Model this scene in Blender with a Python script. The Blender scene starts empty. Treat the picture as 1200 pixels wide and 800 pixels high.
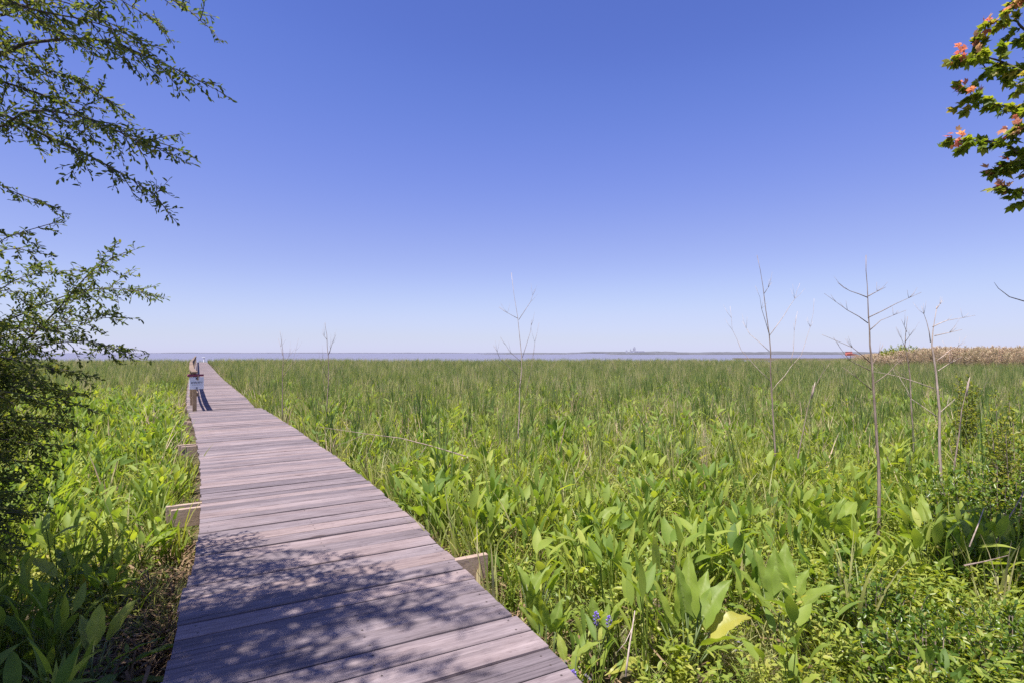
import bpy, bmesh, math, random
import numpy as np
from mathutils import Vector, Matrix, Quaternion
random.seed(11); rng = np.random.default_rng(11)
C = bpy.context.scene.collection
PI = math.pi
F, YH, CAMZ = 620.0, 413.3, 1.6          # focal length and horizon in photo pixels, eye height over the deck
GZ = -0.56                               # marsh floor
WZ = -0.60                               # water level
SUN_H = Vector((-0.58, -0.81)).normalized(); SUN_EL = math.radians(69)

def at(px, py, Y):                       # point of the place seen at a photo position, Y metres ahead
    return Vector(((px-600)/F*Y, Y, CAMZ-(py-YH)/F*Y))

# ---------------------------------------------------------------- object helpers
def link(o): C.objects.link(o); return o
def tag(o, label=None, cat=None, group=None, kind=None):
    if label: o['label'] = label
    if cat: o['category'] = cat
    if group: o['group'] = group
    if kind: o['kind'] = kind
    return o
def empty(name, loc=(0,0,0), rz=0):
    o = bpy.data.objects.new(name, None); link(o); o.location = loc; o.rotation_euler = (0,0,rz); o.empty_display_size = .1
    return o
def copy_tree(o, parent=None):
    c = o.copy(); link(c)
    if parent is not None: c.parent = parent
    for ch in list(o.children): copy_tree(ch, c)
    return c

class MB:
    def __init__(s): s.v=[]; s.f=[]; s.uv={}
    def add(s, verts, faces):
        n=len(s.v); s.v.extend([tuple(p) for p in verts]); s.f.extend([tuple(i+n for i in q) for q in faces]); return n
    def box(s, c, sx, sy, sz, ax=None, uvs=None):
        # c centre, ax = (x,y,z) unit vectors
        ax = ax or (Vector((1,0,0)),Vector((0,1,0)),Vector((0,0,1)))
        c=Vector(c); vs=[]
        for k in (-1,1):
            for j in (-1,1):
                for i in (-1,1): vs.append(c+ax[0]*(i*sx/2)+ax[1]*(j*sy/2)+ax[2]*(k*sz/2))
        s.add(vs, [(0,2,3,1),(4,5,7,6),(0,1,5,4),(2,6,7,3),(0,4,6,2),(1,3,7,5)])
    def tube(s, pts, rads, n=6, cap=True):
        pts=[Vector(p) for p in pts]; m=len(pts); vs=[]
        prev=None
        for i,p in enumerate(pts):
            t=(pts[min(i+1,m-1)]-pts[max(i-1,0)]).normalized()
            a = prev if prev is not None else (Vector((0,0,1)) if abs(t.z)<.9 else Vector((1,0,0)))
            u=(a-t*a.dot(t)); 
            if u.length<1e-5: u=Vector((1,0,0)).cross(t)
            u.normalize(); w=t.cross(u); prev=u
            r=rads[i] if hasattr(rads,'__len__') else rads
            for k in range(n):
                an=2*PI*k/n; vs.append(p+u*(math.cos(an)*r)+w*(math.sin(an)*r))
        fs=[]
        for i in range(m-1):
            for k in range(n): fs.append((i*n+k,i*n+(k+1)%n,(i+1)*n+(k+1)%n,(i+1)*n+k))
        if cap: fs.append(tuple(range(n-1,-1,-1))); fs.append(tuple(range((m-1)*n,m*n)))
        s.add(vs,fs)
    def mesh(s, name, mat, smooth=False):
        me=bpy.data.meshes.new(name); me.from_pydata(s.v,[],s.f); me.materials.append(mat)
        if smooth: me.polygons.foreach_set('use_smooth',[True]*len(me.polygons))
        me.update(); return me
    def build(s, name, mat, parent=None, smooth=False, bevel=0):
        o=bpy.data.objects.new(name, s.mesh(name,mat,smooth)); link(o)
        if parent is not None: o.parent=parent
        if bevel:
            b=o.modifiers.new('bevel','BEVEL'); b.width=bevel; b.segments=1; b.limit_method='ANGLE'
        return o

def np_mesh(name, V, Fq, mat, smooth=False):
    me=bpy.data.meshes.new(name); V=np.asarray(V,np.float32); Fq=np.asarray(Fq,np.int32); k=Fq.shape[1]
    me.vertices.add(len(V)); me.vertices.foreach_set('co',V.ravel())
    me.loops.add(Fq.size); me.loops.foreach_set('vertex_index',Fq.ravel())
    me.polygons.add(len(Fq)); me.polygons.foreach_set('loop_start',np.arange(0,Fq.size,k,dtype=np.int32))
    me.materials.append(mat)
    me.update(calc_edges=True); me.validate()
    if smooth: me.polygons.foreach_set('use_smooth',np.ones(len(me.polygons),bool))
    return me
def obj(name, me, parent=None):
    o=bpy.data.objects.new(name,me); link(o)
    if parent is not None: o.parent=parent
    return o

# ---------------------------------------------------------------- materials
def new_mat(name):
    m=bpy.data.materials.new(name); m.use_nodes=True; nt=m.node_tree; nt.nodes.clear()
    return m, nt, nt.nodes, nt.links
def nd(ns, t, **kw):
    n=ns.new(t)
    for k,v in kw.items():
        if k in n.inputs: n.inputs[k].default_value=v
        else: setattr(n,k,v)
    return n
def ramp(ns, stops):
    r=ns.new('ShaderNodeValToRGB'); e=r.color_ramp.elements
    e[0].position=stops[0][0]; e[0].color=(*stops[0][1],1); e[1].position=stops[-1][0]; e[1].color=(*stops[-1][1],1)
    for p,c in stops[1:-1]:
        x=e.new(p); x.color=(*c,1)
    return r
def leaf_mat(name, stops, inst=True, trans=.48, rough=.45, spec=.4, nscale=14, inst_w=.5):
    """foliage: colour picked per plant (object random) and per leaf (island random), mottled, partly translucent"""
    m,nt,ns,ln=new_mat(name)
    geo=ns.new('ShaderNodeNewGeometry'); oi=ns.new('ShaderNodeObjectInfo'); tc=ns.new('ShaderNodeTexCoord')
    no=nd(ns,'ShaderNodeTexNoise'); no.inputs['Scale'].default_value=nscale; no.inputs['Detail'].default_value=3; ln.new(tc.outputs['Object'],no.inputs['Vector'])
    a=nd(ns,'ShaderNodeMix',data_type='FLOAT'); a.inputs[0].default_value=inst_w if inst else 0.0
    ln.new(geo.outputs['Random Per Island'],a.inputs[2]); ln.new(oi.outputs['Random'],a.inputs[3])
    b=nd(ns,'ShaderNodeMix',data_type='FLOAT'); b.inputs[0].default_value=.25
    ln.new(a.outputs[0],b.inputs[2]); ln.new(no.outputs['Fac'],b.inputs[3])
    r=ramp(ns,stops); ln.new(b.outputs[0],r.inputs[0])
    at_=ns.new('ShaderNodeAttribute'); at_.attribute_name='vein'; vm=nd(ns,'ShaderNodeMix',data_type='RGBA',blend_type='MIX'); vs=ns.new('ShaderNodeMath'); vs.operation='MULTIPLY'; vs.inputs[1].default_value=.30
    ln.new(at_.outputs['Fac'],vs.inputs[0]); ln.new(vs.outputs[0],vm.inputs[0]); ln.new(r.outputs[0],vm.inputs[6]); vm.inputs[7].default_value=(.36,.40,.16,1)
    p=ns.new('ShaderNodeBsdfPrincipled'); p.inputs['Roughness'].default_value=rough; p.inputs['Specular IOR Level'].default_value=spec
    ln.new(vm.outputs[2],p.inputs['Base Color'])
    t=ns.new('ShaderNodeBsdfTranslucent')
    hs=ns.new('ShaderNodeHueSaturation'); hs.inputs['Hue'].default_value=.487; hs.inputs['Saturation'].default_value=1.15; hs.inputs['Value'].default_value=1.7
    ln.new(r.outputs[0],hs.inputs['Color']); ln.new(hs.outputs[0],t.inputs['Color'])
    mx=ns.new('ShaderNodeMixShader'); mx.inputs[0].default_value=trans
    ln.new(p.outputs[0],mx.inputs[1]); ln.new(t.outputs[0],mx.inputs[2])
    out=ns.new('ShaderNodeOutputMaterial'); ln.new(mx.outputs[0],out.inputs[0])
    return m
def bark_mat(name, c1, c2, scale=30, stretch=.25, rough=.85, bump=.4):
    m,nt,ns,ln=new_mat(name)
    tc=ns.new('ShaderNodeTexCoord'); mp=ns.new('ShaderNodeMapping'); mp.inputs['Scale'].default_value=(1,1,stretch)
    ln.new(tc.outputs['Object'],mp.inputs['Vector'])
    no=ns.new('ShaderNodeTexNoise'); no.inputs['Scale'].default_value=scale; no.inputs['Detail'].default_value=6; no.inputs['Roughness'].default_value=.65
    ln.new(mp.outputs[0],no.inputs['Vector'])
    r=ramp(ns,[(.32,c1),(.7,c2)]); ln.new(no.outputs['Fac'],r.inputs[0])
    p=ns.new('ShaderNodeBsdfPrincipled'); p.inputs['Roughness'].default_value=rough; p.inputs['Specular IOR Level'].default_value=.2
    ln.new(r.outputs[0],p.inputs['Base Color'])
    bp=ns.new('ShaderNodeBump'); bp.inputs['Strength'].default_value=bump; bp.inputs['Distance'].default_value=.01
    ln.new(no.outputs['Fac'],bp.inputs['Height']); ln.new(bp.outputs[0],p.inputs['Normal'])
    out=ns.new('ShaderNodeOutputMaterial'); ln.new(p.outputs[0],out.inputs[0])
    return m
def plain_mat(name, col, rough=.6, var=.15, scale=8, metallic=0):
    m,nt,ns,ln=new_mat(name)
    tc=ns.new('ShaderNodeTexCoord'); no=ns.new('ShaderNodeTexNoise'); no.inputs['Scale'].default_value=scale; no.inputs['Detail'].default_value=5
    ln.new(tc.outputs['Object'],no.inputs['Vector'])
    r=ramp(ns,[(.3,tuple(c*(1-var) for c in col)),(.7,tuple(min(1,c*(1+var)) for c in col))]); ln.new(no.outputs['Fac'],r.inputs[0])
    p=ns.new('ShaderNodeBsdfPrincipled'); p.inputs['Roughness'].default_value=rough; p.inputs['Metallic'].default_value=metallic
    ln.new(r.outputs[0],p.inputs['Base Color'])
    out=ns.new('ShaderNodeOutputMaterial'); ln.new(p.outputs[0],out.inputs[0])
    return m
def wood_mat(name, dark, mid, light, uvmap=True):
    """weathered boards: UV u runs along the board (m), v across it; tone differs board by board"""
    m,nt,ns,ln=new_mat(name)
    tc=ns.new('ShaderNodeTexCoord'); geo=ns.new('ShaderNodeNewGeometry')
    src=tc.outputs['UV'] if uvmap else tc.outputs['Object']
    def noise(sx,sy,sz,scale,detail,rough=.6,dist=0):
        mp=ns.new('ShaderNodeMapping'); mp.inputs['Scale'].default_value=(sx,sy,sz); ln.new(src,mp.inputs['Vector'])
        n=ns.new('ShaderNodeTexNoise'); n.inputs['Scale'].default_value=scale; n.inputs['Detail'].default_value=detail; n.inputs['Roughness'].default_value=rough; n.inputs['Distortion'].default_value=dist
        ln.new(mp.outputs[0],n.inputs['Vector']); return n
    grain=noise(1.3,42,42,1,9,.72,.5)
    fine=noise(5,260,260,1,4,.6,.1)
    blot=noise(1.3,5,5,1.3,5,.65)
    crack=noise(.9,75,75,1,3,.5,.6)
    def mth(op,a,b=None,v=None):
        n=ns.new('ShaderNodeMath'); n.operation=op; ln.new(a,n.inputs[0])
        if b is not None: ln.new(b,n.inputs[1])
        if v is not None: n.inputs[1].default_value=v
        return n.outputs[0]
    s=mth('MULTIPLY',grain.outputs['Fac'],v=.58)
    s=mth('ADD',s,mth('MULTIPLY',blot.outputs['Fac'],v=.42))
    s=mth('ADD',s,mth('MULTIPLY',fine.outputs['Fac'],v=.18))
    s=mth('ADD',s,mth('MULTIPLY',geo.outputs['Random Per Island'],v=.20))
    s=mth('SUBTRACT',s,v=.20)
    r=ramp(ns,[(.22,dark),(.48,mid),(.75,light)]); ln.new(s,r.inputs[0])
    # dark checks along the grain
    ck=ramp(ns,[(.27,(.25,.25,.25)),(.36,(1,1,1))]); ln.new(crack.outputs['Fac'],ck.inputs[0])
    mu=nd(ns,'ShaderNodeMix',data_type='RGBA',blend_type='MULTIPLY'); mu.inputs[0].default_value=.85
    ln.new(r.outputs[0],mu.inputs[6]); ln.new(ck.outputs[0],mu.inputs[7])
    mpv=ns.new('ShaderNodeMapping'); mpv.inputs['Scale'].default_value=(1.3,5.0,5.0); ln.new(src,mpv.inputs['Vector'])
    vo=ns.new('ShaderNodeTexVoronoi'); vo.inputs['Scale'].default_value=1.0; ln.new(mpv.outputs[0],vo.inputs['Vector'])
    kr=ramp(ns,[(.03,(.35,.30,.28)),(.075,(.75,.72,.70)),(.10,(1,1,1))]); ln.new(vo.outputs['Distance'],kr.inputs[0])
    mk=nd(ns,'ShaderNodeMix',data_type='RGBA',blend_type='MULTIPLY'); mk.inputs[0].default_value=.9
    ln.new(mu.outputs[2],mk.inputs[6]); ln.new(kr.outputs[0],mk.inputs[7])
    scar=noise(5,34,34,1,7,.75,1.2); sr=ramp(ns,[(.36,(.62,.58,.58)),(.47,(1,1,1)),(.60,(1,1,1)),(.70,(1.35,1.32,1.32))]); ln.new(scar.outputs['Fac'],sr.inputs[0])
    mz=nd(ns,'ShaderNodeMix',data_type='RGBA',blend_type='MULTIPLY'); mz.inputs[0].default_value=.85
    ln.new(mk.outputs[2],mz.inputs[6]); ln.new(sr.outputs[0],mz.inputs[7])
    big=noise(.7,2.2,2.2,1,4,.6); wv=mth('ADD',mth('MULTIPLY',big.outputs['Fac'],v=.7),mth('MULTIPLY',geo.outputs['Random Per Island'],v=.45))
    wr=ramp(ns,[(.35,(.95,.97,1.0)),(.55,(1,1,1)),(.72,(1.05,.99,.94)),(.84,(.90,.82,.75))]); ln.new(wv,wr.inputs[0])
    mw=nd(ns,'ShaderNodeMix',data_type='RGBA',blend_type='MULTIPLY'); mw.inputs[0].default_value=.9
    ln.new(mz.outputs[2],mw.inputs[6]); ln.new(wr.outputs[0],mw.inputs[7])
    p=ns.new('ShaderNodeBsdfPrincipled'); p.inputs['Roughness'].default_value=.8; p.inputs['Specular IOR Level'].default_value=.25
    ln.new(mw.outputs[2],p.inputs['Base Color'])
    bp=ns.new('ShaderNodeBump'); bp.inputs['Strength'].default_value=.45; bp.inputs['Distance'].default_value=.006
    h=mth('ADD',mth('MULTIPLY',grain.outputs['Fac'],v=1.0),mth('MULTIPLY',ck.outputs[0],v=.6))
    ln.new(h,bp.inputs['Height']); ln.new(bp.outputs[0],p.inputs['Normal'])
    out=ns.new('ShaderNodeOutputMaterial'); ln.new(p.outputs[0],out.inputs[0])
    return m

M={}
M['deck']=wood_mat('weathered_deck_wood',(.054,.042,.044),(.174,.140,.146),(.325,.270,.275))
M['beam']=wood_mat('beam_wood',(.17,.125,.10),(.31,.24,.195),(.44,.35,.29),uvmap=False)
M['rail']=wood_mat('rail_wood',(.09,.065,.045),(.18,.13,.095),(.28,.215,.16),uvmap=False)
M['nail']=plain_mat('rusty_nail',(.05,.035,.03),.7)
M['reed']=leaf_mat('reed_green',[(0.12,(0.06,0.11,0.035)),(0.34,(0.13,0.19,0.055)),(0.5,(0.25,0.29,0.075)),(0.62,(0.38,0.38,0.13)),(0.76,(0.48,0.4,0.24))],inst_w=.7)
M['reed_dark']=leaf_mat('reed_dark_green',[(0.15,(0.06,0.11,0.035)),(0.5,(0.13,0.19,0.05)),(0.85,(0.24,0.28,0.08))],inst_w=.5)
M['pick']=leaf_mat('broad_leaf_green',[(0.1,(0.08,0.15,0.028)),(0.34,(0.17,0.25,0.045)),(0.58,(0.3,0.36,0.065)),(0.78,(0.4,0.42,0.1)),(0.9,(0.46,0.4,0.15)),(0.99,(0.36,0.24,0.13))],rough=.55,spec=.28,inst_w=.5)
M['stem']=leaf_mat('stem_green',[(.1,(.06,.10,.03)),(.9,(.14,.17,.05))],trans=.1)
M['herb']=leaf_mat('herb_green',[(0.12,(0.1,0.16,0.028)),(0.4,(0.2,0.27,0.045)),(0.65,(0.33,0.37,0.065)),(0.85,(0.44,0.42,0.12)),(0.97,(0.42,0.24,0.14))],rough=.45,inst_w=.5)
M['grass']=leaf_mat('grass_blade',[(0.1,(0.13,0.19,0.05)),(0.45,(0.25,0.3,0.08)),(0.75,(0.4,0.38,0.16)),(0.95,(0.52,0.43,0.29))],inst_w=.5)
M['dead']=leaf_mat('dead_leaf_tan',[(0.1,(0.2,0.135,0.09)),(0.5,(0.4,0.29,0.2)),(0.9,(0.6,0.47,0.35))],trans=.15,rough=.7,spec=.2)
M['litter']=leaf_mat('litter_brown',[(.1,(.07,.045,.03)),(.5,(.16,.105,.065)),(.85,(.28,.20,.12)),(.99,(.42,.32,.2))],trans=.1,rough=.8,spec=.1)
M['phrag']=leaf_mat('tan_reed',[(0.1,(0.19,0.2,0.09)),(0.35,(0.34,0.29,0.17)),(0.7,(0.46,0.35,0.25)),(0.95,(0.52,0.4,0.31))],trans=.25,rough=.7)
M['holly']=leaf_mat('small_evergreen_leaf',[(0.12,(0.045,0.075,0.02)),(0.45,(0.1,0.14,0.032)),(0.8,(0.19,0.22,0.045)),(0.97,(0.3,0.25,0.08))],inst=False,rough=.6,spec=.12,trans=.38,nscale=1.2)
M['maple']=leaf_mat('maple_leaf',[(0.1,(0.08,0.12,0.02)),(0.5,(0.16,0.22,0.035)),(0.8,(0.25,0.28,0.05)),(0.97,(0.38,0.24,0.09))],inst=False,rough=.5,spec=.2,nscale=2)
M['maple_red']=leaf_mat('maple_young_red',[(0.1,(0.42,0.16,0.12)),(0.5,(0.52,0.26,0.15)),(0.9,(0.48,0.34,0.16))],inst=False,rough=.4)
M['shrub']=leaf_mat('shrub_leaf',[(0.12,(0.06,0.12,0.02)),(0.45,(0.13,0.21,0.035)),(0.75,(0.25,0.31,0.05)),(0.95,(0.38,0.27,0.09))],inst=False,rough=.32,spec=.5,nscale=3)
M['shrub_y']=leaf_mat('shrub_leaf_yellow',[(0.1,(0.11,0.16,0.03)),(0.5,(0.22,0.26,0.045)),(0.9,(0.36,0.34,0.08))],inst=False,rough=.4,nscale=3)
M['arum']=leaf_mat('arum_leaf',[(0.1,(0.12,0.19,0.035)),(0.5,(0.21,0.29,0.05)),(0.85,(0.31,0.37,0.065)),(0.99,(0.45,0.4,0.08))],rough=.5,spec=.3,nscale=6,inst_w=.3)
M['arum_y']=leaf_mat('arum_leaf_yellow',[(0.1,(0.24,0.31,0.05)),(0.6,(0.4,0.38,0.07)),(0.95,(0.46,0.34,0.09))],rough=.4,nscale=6)
M['flower']=plain_mat('violet_flower',(.20,.14,.48),.6,.3,60)
M['bark']=bark_mat('tree_bark',(.035,.03,.027),(.13,.11,.10))
M['bark_grey']=bark_mat('dead_bark_grey',(.12,.085,.065),(.40,.31,.255),40,.15)
M['bark_pale']=bark_mat('dead_bark_pale',(.24,.175,.14),(.60,.49,.42),40,.15)
M['bark_dark']=bark_mat('dead_bark_dark',(.05,.045,.05),(.16,.14,.145),40,.15)
M['white']=plain_mat('white_paint',(.78,.78,.80),.45,.04)
M['ink']=plain_mat('sign_ink',(.04,.05,.09),.5,.1)
M['maroon']=plain_mat('maroon_plastic',(.20,.03,.07),.4,.1)
M['orange']=plain_mat('orange_paint',(.62,.20,.14),.45,.08)
M['far_white']=plain_mat('pale_concrete',(.70,.70,.74),.7,.05,.05)
M['far_grey']=plain_mat('grey_cladding',(.33,.34,.40),.7,.1,.05)

# ground: mud with dead litter
def ground_mat():
    m,nt,ns,ln=new_mat('marsh_mud')
    tc=ns.new('ShaderNodeTexCoord')
    n1=nd(ns,'ShaderNodeTexNoise',Scale=1.7,Detail=8.0); n2=nd(ns,'ShaderNodeTexNoise',Scale=28.0,Detail=6.0)
    for n in (n1,n2): ln.new(tc.outputs['Object'],n.inputs['Vector'])
    r1=ramp(ns,[(.3,(.035,.028,.02)),(.5,(.085,.062,.042)),(.72,(.10,.10,.045))]); ln.new(n1.outputs['Fac'],r1.inputs[0])
    r2=ramp(ns,[(.35,(.4,.4,.4)),(.65,(1.5,1.4,1.25))]); ln.new(n2.outputs['Fac'],r2.inputs[0])
    mu=nd(ns,'ShaderNodeMix',data_type='RGBA',blend_type='MULTIPLY'); mu.inputs[0].default_value=1
    ln.new(r1.outputs[0],mu.inputs[6]); ln.new(r2.outputs[0],mu.inputs[7])
    p=nd(ns,'ShaderNodeBsdfPrincipled',Roughness=.85); ln.new(mu.outputs[2],p.inputs['Base Color'])
    bp=nd(ns,'ShaderNodeBump',Strength=.8,Distance=.03); ln.new(n2.outputs['Fac'],bp.inputs['Height']); ln.new(bp.outputs[0],p.inputs['Normal'])
    out=ns.new('ShaderNodeOutputMaterial'); ln.new(p.outputs[0],out.inputs[0]); return m
def water_mat():
    m,nt,ns,ln=new_mat('bay_water')
    tc=ns.new('ShaderNodeTexCoord')
    mp=ns.new('ShaderNodeMapping'); mp.inputs['Scale'].default_value=(.35,1.2,1); ln.new(tc.outputs['Object'],mp.inputs['Vector'])
    n=nd(ns,'ShaderNodeTexNoise',Scale=.9,Detail=5.0); ln.new(mp.outputs[0],n.inputs['Vector'])
    p=nd(ns,'ShaderNodeBsdfPrincipled',Roughness=.28); p.inputs['Specular IOR Level'].default_value=.35; p.inputs['Base Color'].default_value=(.15,.138,.175,1); p.inputs['IOR'].default_value=1.33
    bp=nd(ns,'ShaderNodeBump',Strength=.5,Distance=.2); ln.new(n.outputs['Fac'],bp.inputs['Height']); ln.new(bp.outputs[0],p.inputs['Normal'])
    out=ns.new('ShaderNodeOutputMaterial'); ln.new(p.outputs[0],out.inputs[0]); return m
M['ground']=ground_mat(); M['water']=water_mat()
M['island']=plain_mat('far_marsh_hazed',(.095,.098,.115),.9,.2,.02)  # far land: bluish distance haze mixed into the base colour

# ---------------------------------------------------------------- boardwalk plan (right edge, metres)
RE=np.array([(2.75,-2.1),(0.35,2.58),(-0.15,3.58),(-0.66,4.58),(-1.06,5.34),(-1.63,6.33),(-2.50,7.83),(-4.15,10.5),(-5.45,12.55),(-6.95,14.87),(-8.66,17.5),(-17.35,31.8),(-53.4,92.6)])
def resample(P,step):
    d=np.r_[0,np.cumsum(np.hypot(*np.diff(P,axis=0).T))]; n=int(d[-1]/step); s=np.linspace(0,d[-1],n)
    return np.c_[np.interp(s,d,P[:,0]),np.interp(s,d,P[:,1])]
ed=resample(RE,.1)
for _ in range(3):
    k=np.ones(21)/21; pad=np.r_[np.repeat(ed[:1],10,0)+ (ed[0]-ed[1])*np.arange(10,0,-1)[:,None], ed, np.repeat(ed[-1:],10,0)+(ed[-1]-ed[-2])*np.arange(1,11)[:,None]]
    ed=np.c_[np.convolve(pad[:,0],k,'valid'),np.convolve(pad[:,1],k,'valid')]
tan=np.gradient(ed,axis=0); tan/=np.linalg.norm(tan,axis=1)[:,None]
nor=np.c_[-tan[:,1],tan[:,0]]            # to the left
WID=1.8
CL=ed+nor*WID/2; CS=np.r_[0,np.cumsum(np.hypot(*np.diff(CL,axis=0).T))]
def path(s):
    p=Vector((np.interp(s,CS,CL[:,0]),np.interp(s,CS,CL[:,1]),0)); t=Vector((np.interp(s,CS,tan[:,0]),np.interp(s,CS,tan[:,1]),0)).normalized()
    return p,t,Vector((-t.y,t.x,0))
S_A=float(np.interp(4.1,CL[:,1],CS))      # a joint between two runs of deck
S_B=float(np.interp(15.0,CL[:,1],CS))     # the step where the rail starts
SEND=CS[-1]-.3
def deck_z(s):
    if s<S_B: return 0.0
    d=s-S_B
    return -.15*max(0,1-d/3.6)
def deck_dist(x,y):
    """distance of points from the boardwalk centre line"""
    sub=CL[::4]; out=np.empty(len(x))
    for i in range(0,len(x),4000):
        d=np.hypot(x[i:i+4000,None]-sub[None,:,0],y[i:i+4000,None]-sub[None,:,1]); out[i:i+4000]=d.min(1)
    return out

bw=empty('boardwalk',(0,0,0)); tag(bw,'long weathered grey wooden boardwalk curving away through the green marsh','boardwalk')
def build_deck():
    V=[];Fc=[];UV=[]
    nails=[]; nb=MB(); nb.add([(math.cos(b*PI/3)*.007,math.sin(b*PI/3)*.007,0) for b in range(6)],[(0,1,2,3,4,5)]); nmesh=nb.mesh('nail_head',M['nail'])
    s=.0; i=0
    while s<SEND:
        w=.188 if s<S_A+1.2 else (.14 if s<30 else .16)
        w*=random.uniform(.985,1.015); gap=random.uniform(.008,.016) if s<S_A+1.5 else random.uniform(.004,.010)
        p,t,n=path(s+w/2); z=deck_z(s+w/2)+random.uniform(-.004,.004)
        sh=.035 if s<S_A else 0.0
        lh=WID/2+random.uniform(-.012,.018)+sh; rh=WID/2+random.uniform(-.012,.018)-sh*.3
        tw=random.uniform(-.006,.006); th=.036
        rt=Quaternion((0,0,1),random.uniform(-.004,.004)); n2=rt@n; t2=rt@t
        c=.004; sec=[(-w/2,-c),(-w/2+c,0),(w/2-c,0),(w/2,-c),(w/2,-th),(-w/2,-th)]
        base=len(V); seg=6; ou=random.uniform(0,200); ov=random.uniform(0,200)
        bow=random.uniform(-.004,.006)
        for k in range(seg+1):
            a=-rh+(lh+rh)*k/seg
            wear=random.uniform(-.0012,.0012)
            for (q,zz) in sec:
                P=p+n2*a+t2*(q)+Vector((0,0,z+zz+tw*(q/w)*2*.5+bow*(1-(2*k/seg-1)**2)+wear)); V.append(tuple(P))
        for k in range(seg):
            for j in range(6):
                a0=base+k*6+j; a1=base+k*6+(j+1)%6
                Fc.append((a0,a1,a1+6,a0+6))
                vs=[0,c,w-c,w,w+th,w+th*2]
                v0=vs[j]; v1=vs[j+1] if j<5 else vs[5]+.1
                u0=k/seg*1.8+ou; u1=(k+1)/seg*1.8+ou
                UV+= [(u0,v0+ov),(u0,v1+ov),(u1,v1+ov),(u1,v0+ov)]
        for k,e in ((0,0),(seg,1)):
            q=[base+k*6+j for j in range(6)]
            if k==0: q=q[::-1]
            Fc.append(tuple(q)); UV+=[(ou+random.random()*.02,ov+.01*j) for j in range(6)]
        if s<14:
            for a in (-.82,-.02,.82):
                for q in (-.28,.28):
                    P=p+n2*(a+random.uniform(-.012,.012))+t2*(q*w+random.uniform(-.008,.008)); zc=z+.0006+bow*(1-(a/.9)**2)+tw*q
                    nails.append(P+Vector((0,0,zc)))
        s+=w+gap; i+=1
        if abs(s-S_B)<.08: s=S_B
    me=bpy.data.meshes.new('deck_planks'); me.from_pydata(V,[],Fc); me.materials.append(M['deck'])
    uv=me.uv_layers.new(name='UVMap'); uv.data.foreach_set('uv',np.array(UV,np.float32).ravel())
    me.update(); obj('deck_planks',me,bw)
    nails=[p for p in nails if p.y>2.5][:100]        # the nearest ones; farther heads are too small to see
    for p in nails: obj('nail_head',nmesh,bw).location=p
build_deck()
# stringers
for side in (-1,1):
    mb=MB()
    pts=[]
    s=0
    while s<SEND-.2:
        p,t,n=path(s); L=min(1.2,SEND-.2-s); p2,_,_=path(s+L)
        z=(deck_z(s)+deck_z(s+L))/2
        a=p+n*side*.78; b=p2+n*side*.78; d=(b-a); ln_=d.length; d.normalize()
        mb.box((a+b)/2+Vector((0,0,z-.037-.09)),ln_,.045,.17,(d,Vector((-d.y,d.x,0)),Vector((0,0,1)))); s+=L
    mb.build('stringer',M['beam'],bw)
# cross beams: (s position by pixel depth, left overhang, right overhang)
def cross_beam(s,lo,ro,h=.19,dz=0,dbl=True,th=.045):
    p,t,n=path(s); z=deck_z(s)-.04-h/2-.004+dz
    for k in ((0,1) if dbl else (0,)):
        mb=MB(); lo2=lo+(.05 if k else 0); a=p+t*(k*(th+.09)); L=WID+lo2+ro
        hh=h+(.0 if k==0 else .0)
        mb.box(a+n*((lo2-ro)/2)+Vector((0,0,z-(.0 if k==0 else -.012))),th,L,hh,(t,n,Vector((0,0,1))))
        mb.build('cross_beam',M['beam'],bw,bevel=.004)
def s_at_left(px,py):
    Y=F*CAMZ/(py-YH); X=(px-600)/F*Y
    d=np.hypot(CL[:,0]+nor[:,0]*WID/2-X,CL[:,1]+nor[:,1]*WID/2-Y); return float(CS[d.argmin()])
def s_at_right(px,py):
    Y=F*CAMZ/(py-YH); X=(px-600)/F*Y
    d=np.hypot(ed[:,0]-X,ed[:,1]-Y); return float(CS[d.argmin()])
SB1=s_at_left(231,590); SB2=s_at_left(228,520); SB3=s_at_left(224,492); SB0=s_at_right(535,652)
cross_beam(SB1,.27,-.1,.19,.02); cross_beam(SB2,.24,-.1,.19,.02); cross_beam(SB3,.10,-.1,.19,.0)
cross_beam(SB0,.0,.27,.19,.035,dbl=False,th=.05)
for k in range(12): cross_beam(SB3+2.4*(k+1),.05,.05,.19,0,False)
# support posts
for s in (SB1+.07,SB2+.07,SB3+.07,SB0+.08,*[SB3+2.4*(k+1)+.08 for k in range(12)]):
    p,t,n=path(s)
    for side in (-1,1):
        mb=MB(); mb.tube([p+n*side*.70+Vector((0,0,-.75)),p+n*side*.70+Vector((0,0,deck_z(s)-.24))],.06,8); mb.build('support_post',M['beam'],bw)
# railing
s=S_B+.12; first=True; posts=[]
while s<SEND-.3:
    p,t,n=path(s); z=deck_z(s); q=p+n*(WID/2-.14)
    mb=MB(); mb.box(q+Vector((0,0,(z-.3+1.04)/2)),.09,.10,1.04-(z-.3),(t,n,Vector((0,0,1)))); mb.build('railing_post',M['rail'],bw,bevel=.004)
    posts.append((s,q,t,n)); s+=2.4 if s<S_B+26 else 4.8
def rail(name,zc,w,h,off):
    mb=MB()
    for a,b in zip(posts[:-1],posts[1:]):
        A=a[1]+a[3]*off; B=b[1]+b[3]*off; d=B-A; L=d.length; d.normalize()
        if a is posts[0]: A=A-d*.12
        mb.box((A+B)/2+Vector((0,0,zc)),(B-A).length-.002,w,h,(d,Vector((-d.y,d.x,0)),Vector((0,0,1))))
    mb.build(name,M['rail'],bw)
rail('handrail',1.07,.14,.04,0); rail('lower_rail',.92,.04,.14,-.072); rail('middle_rail',.45,.04,.09,-.072)

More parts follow.
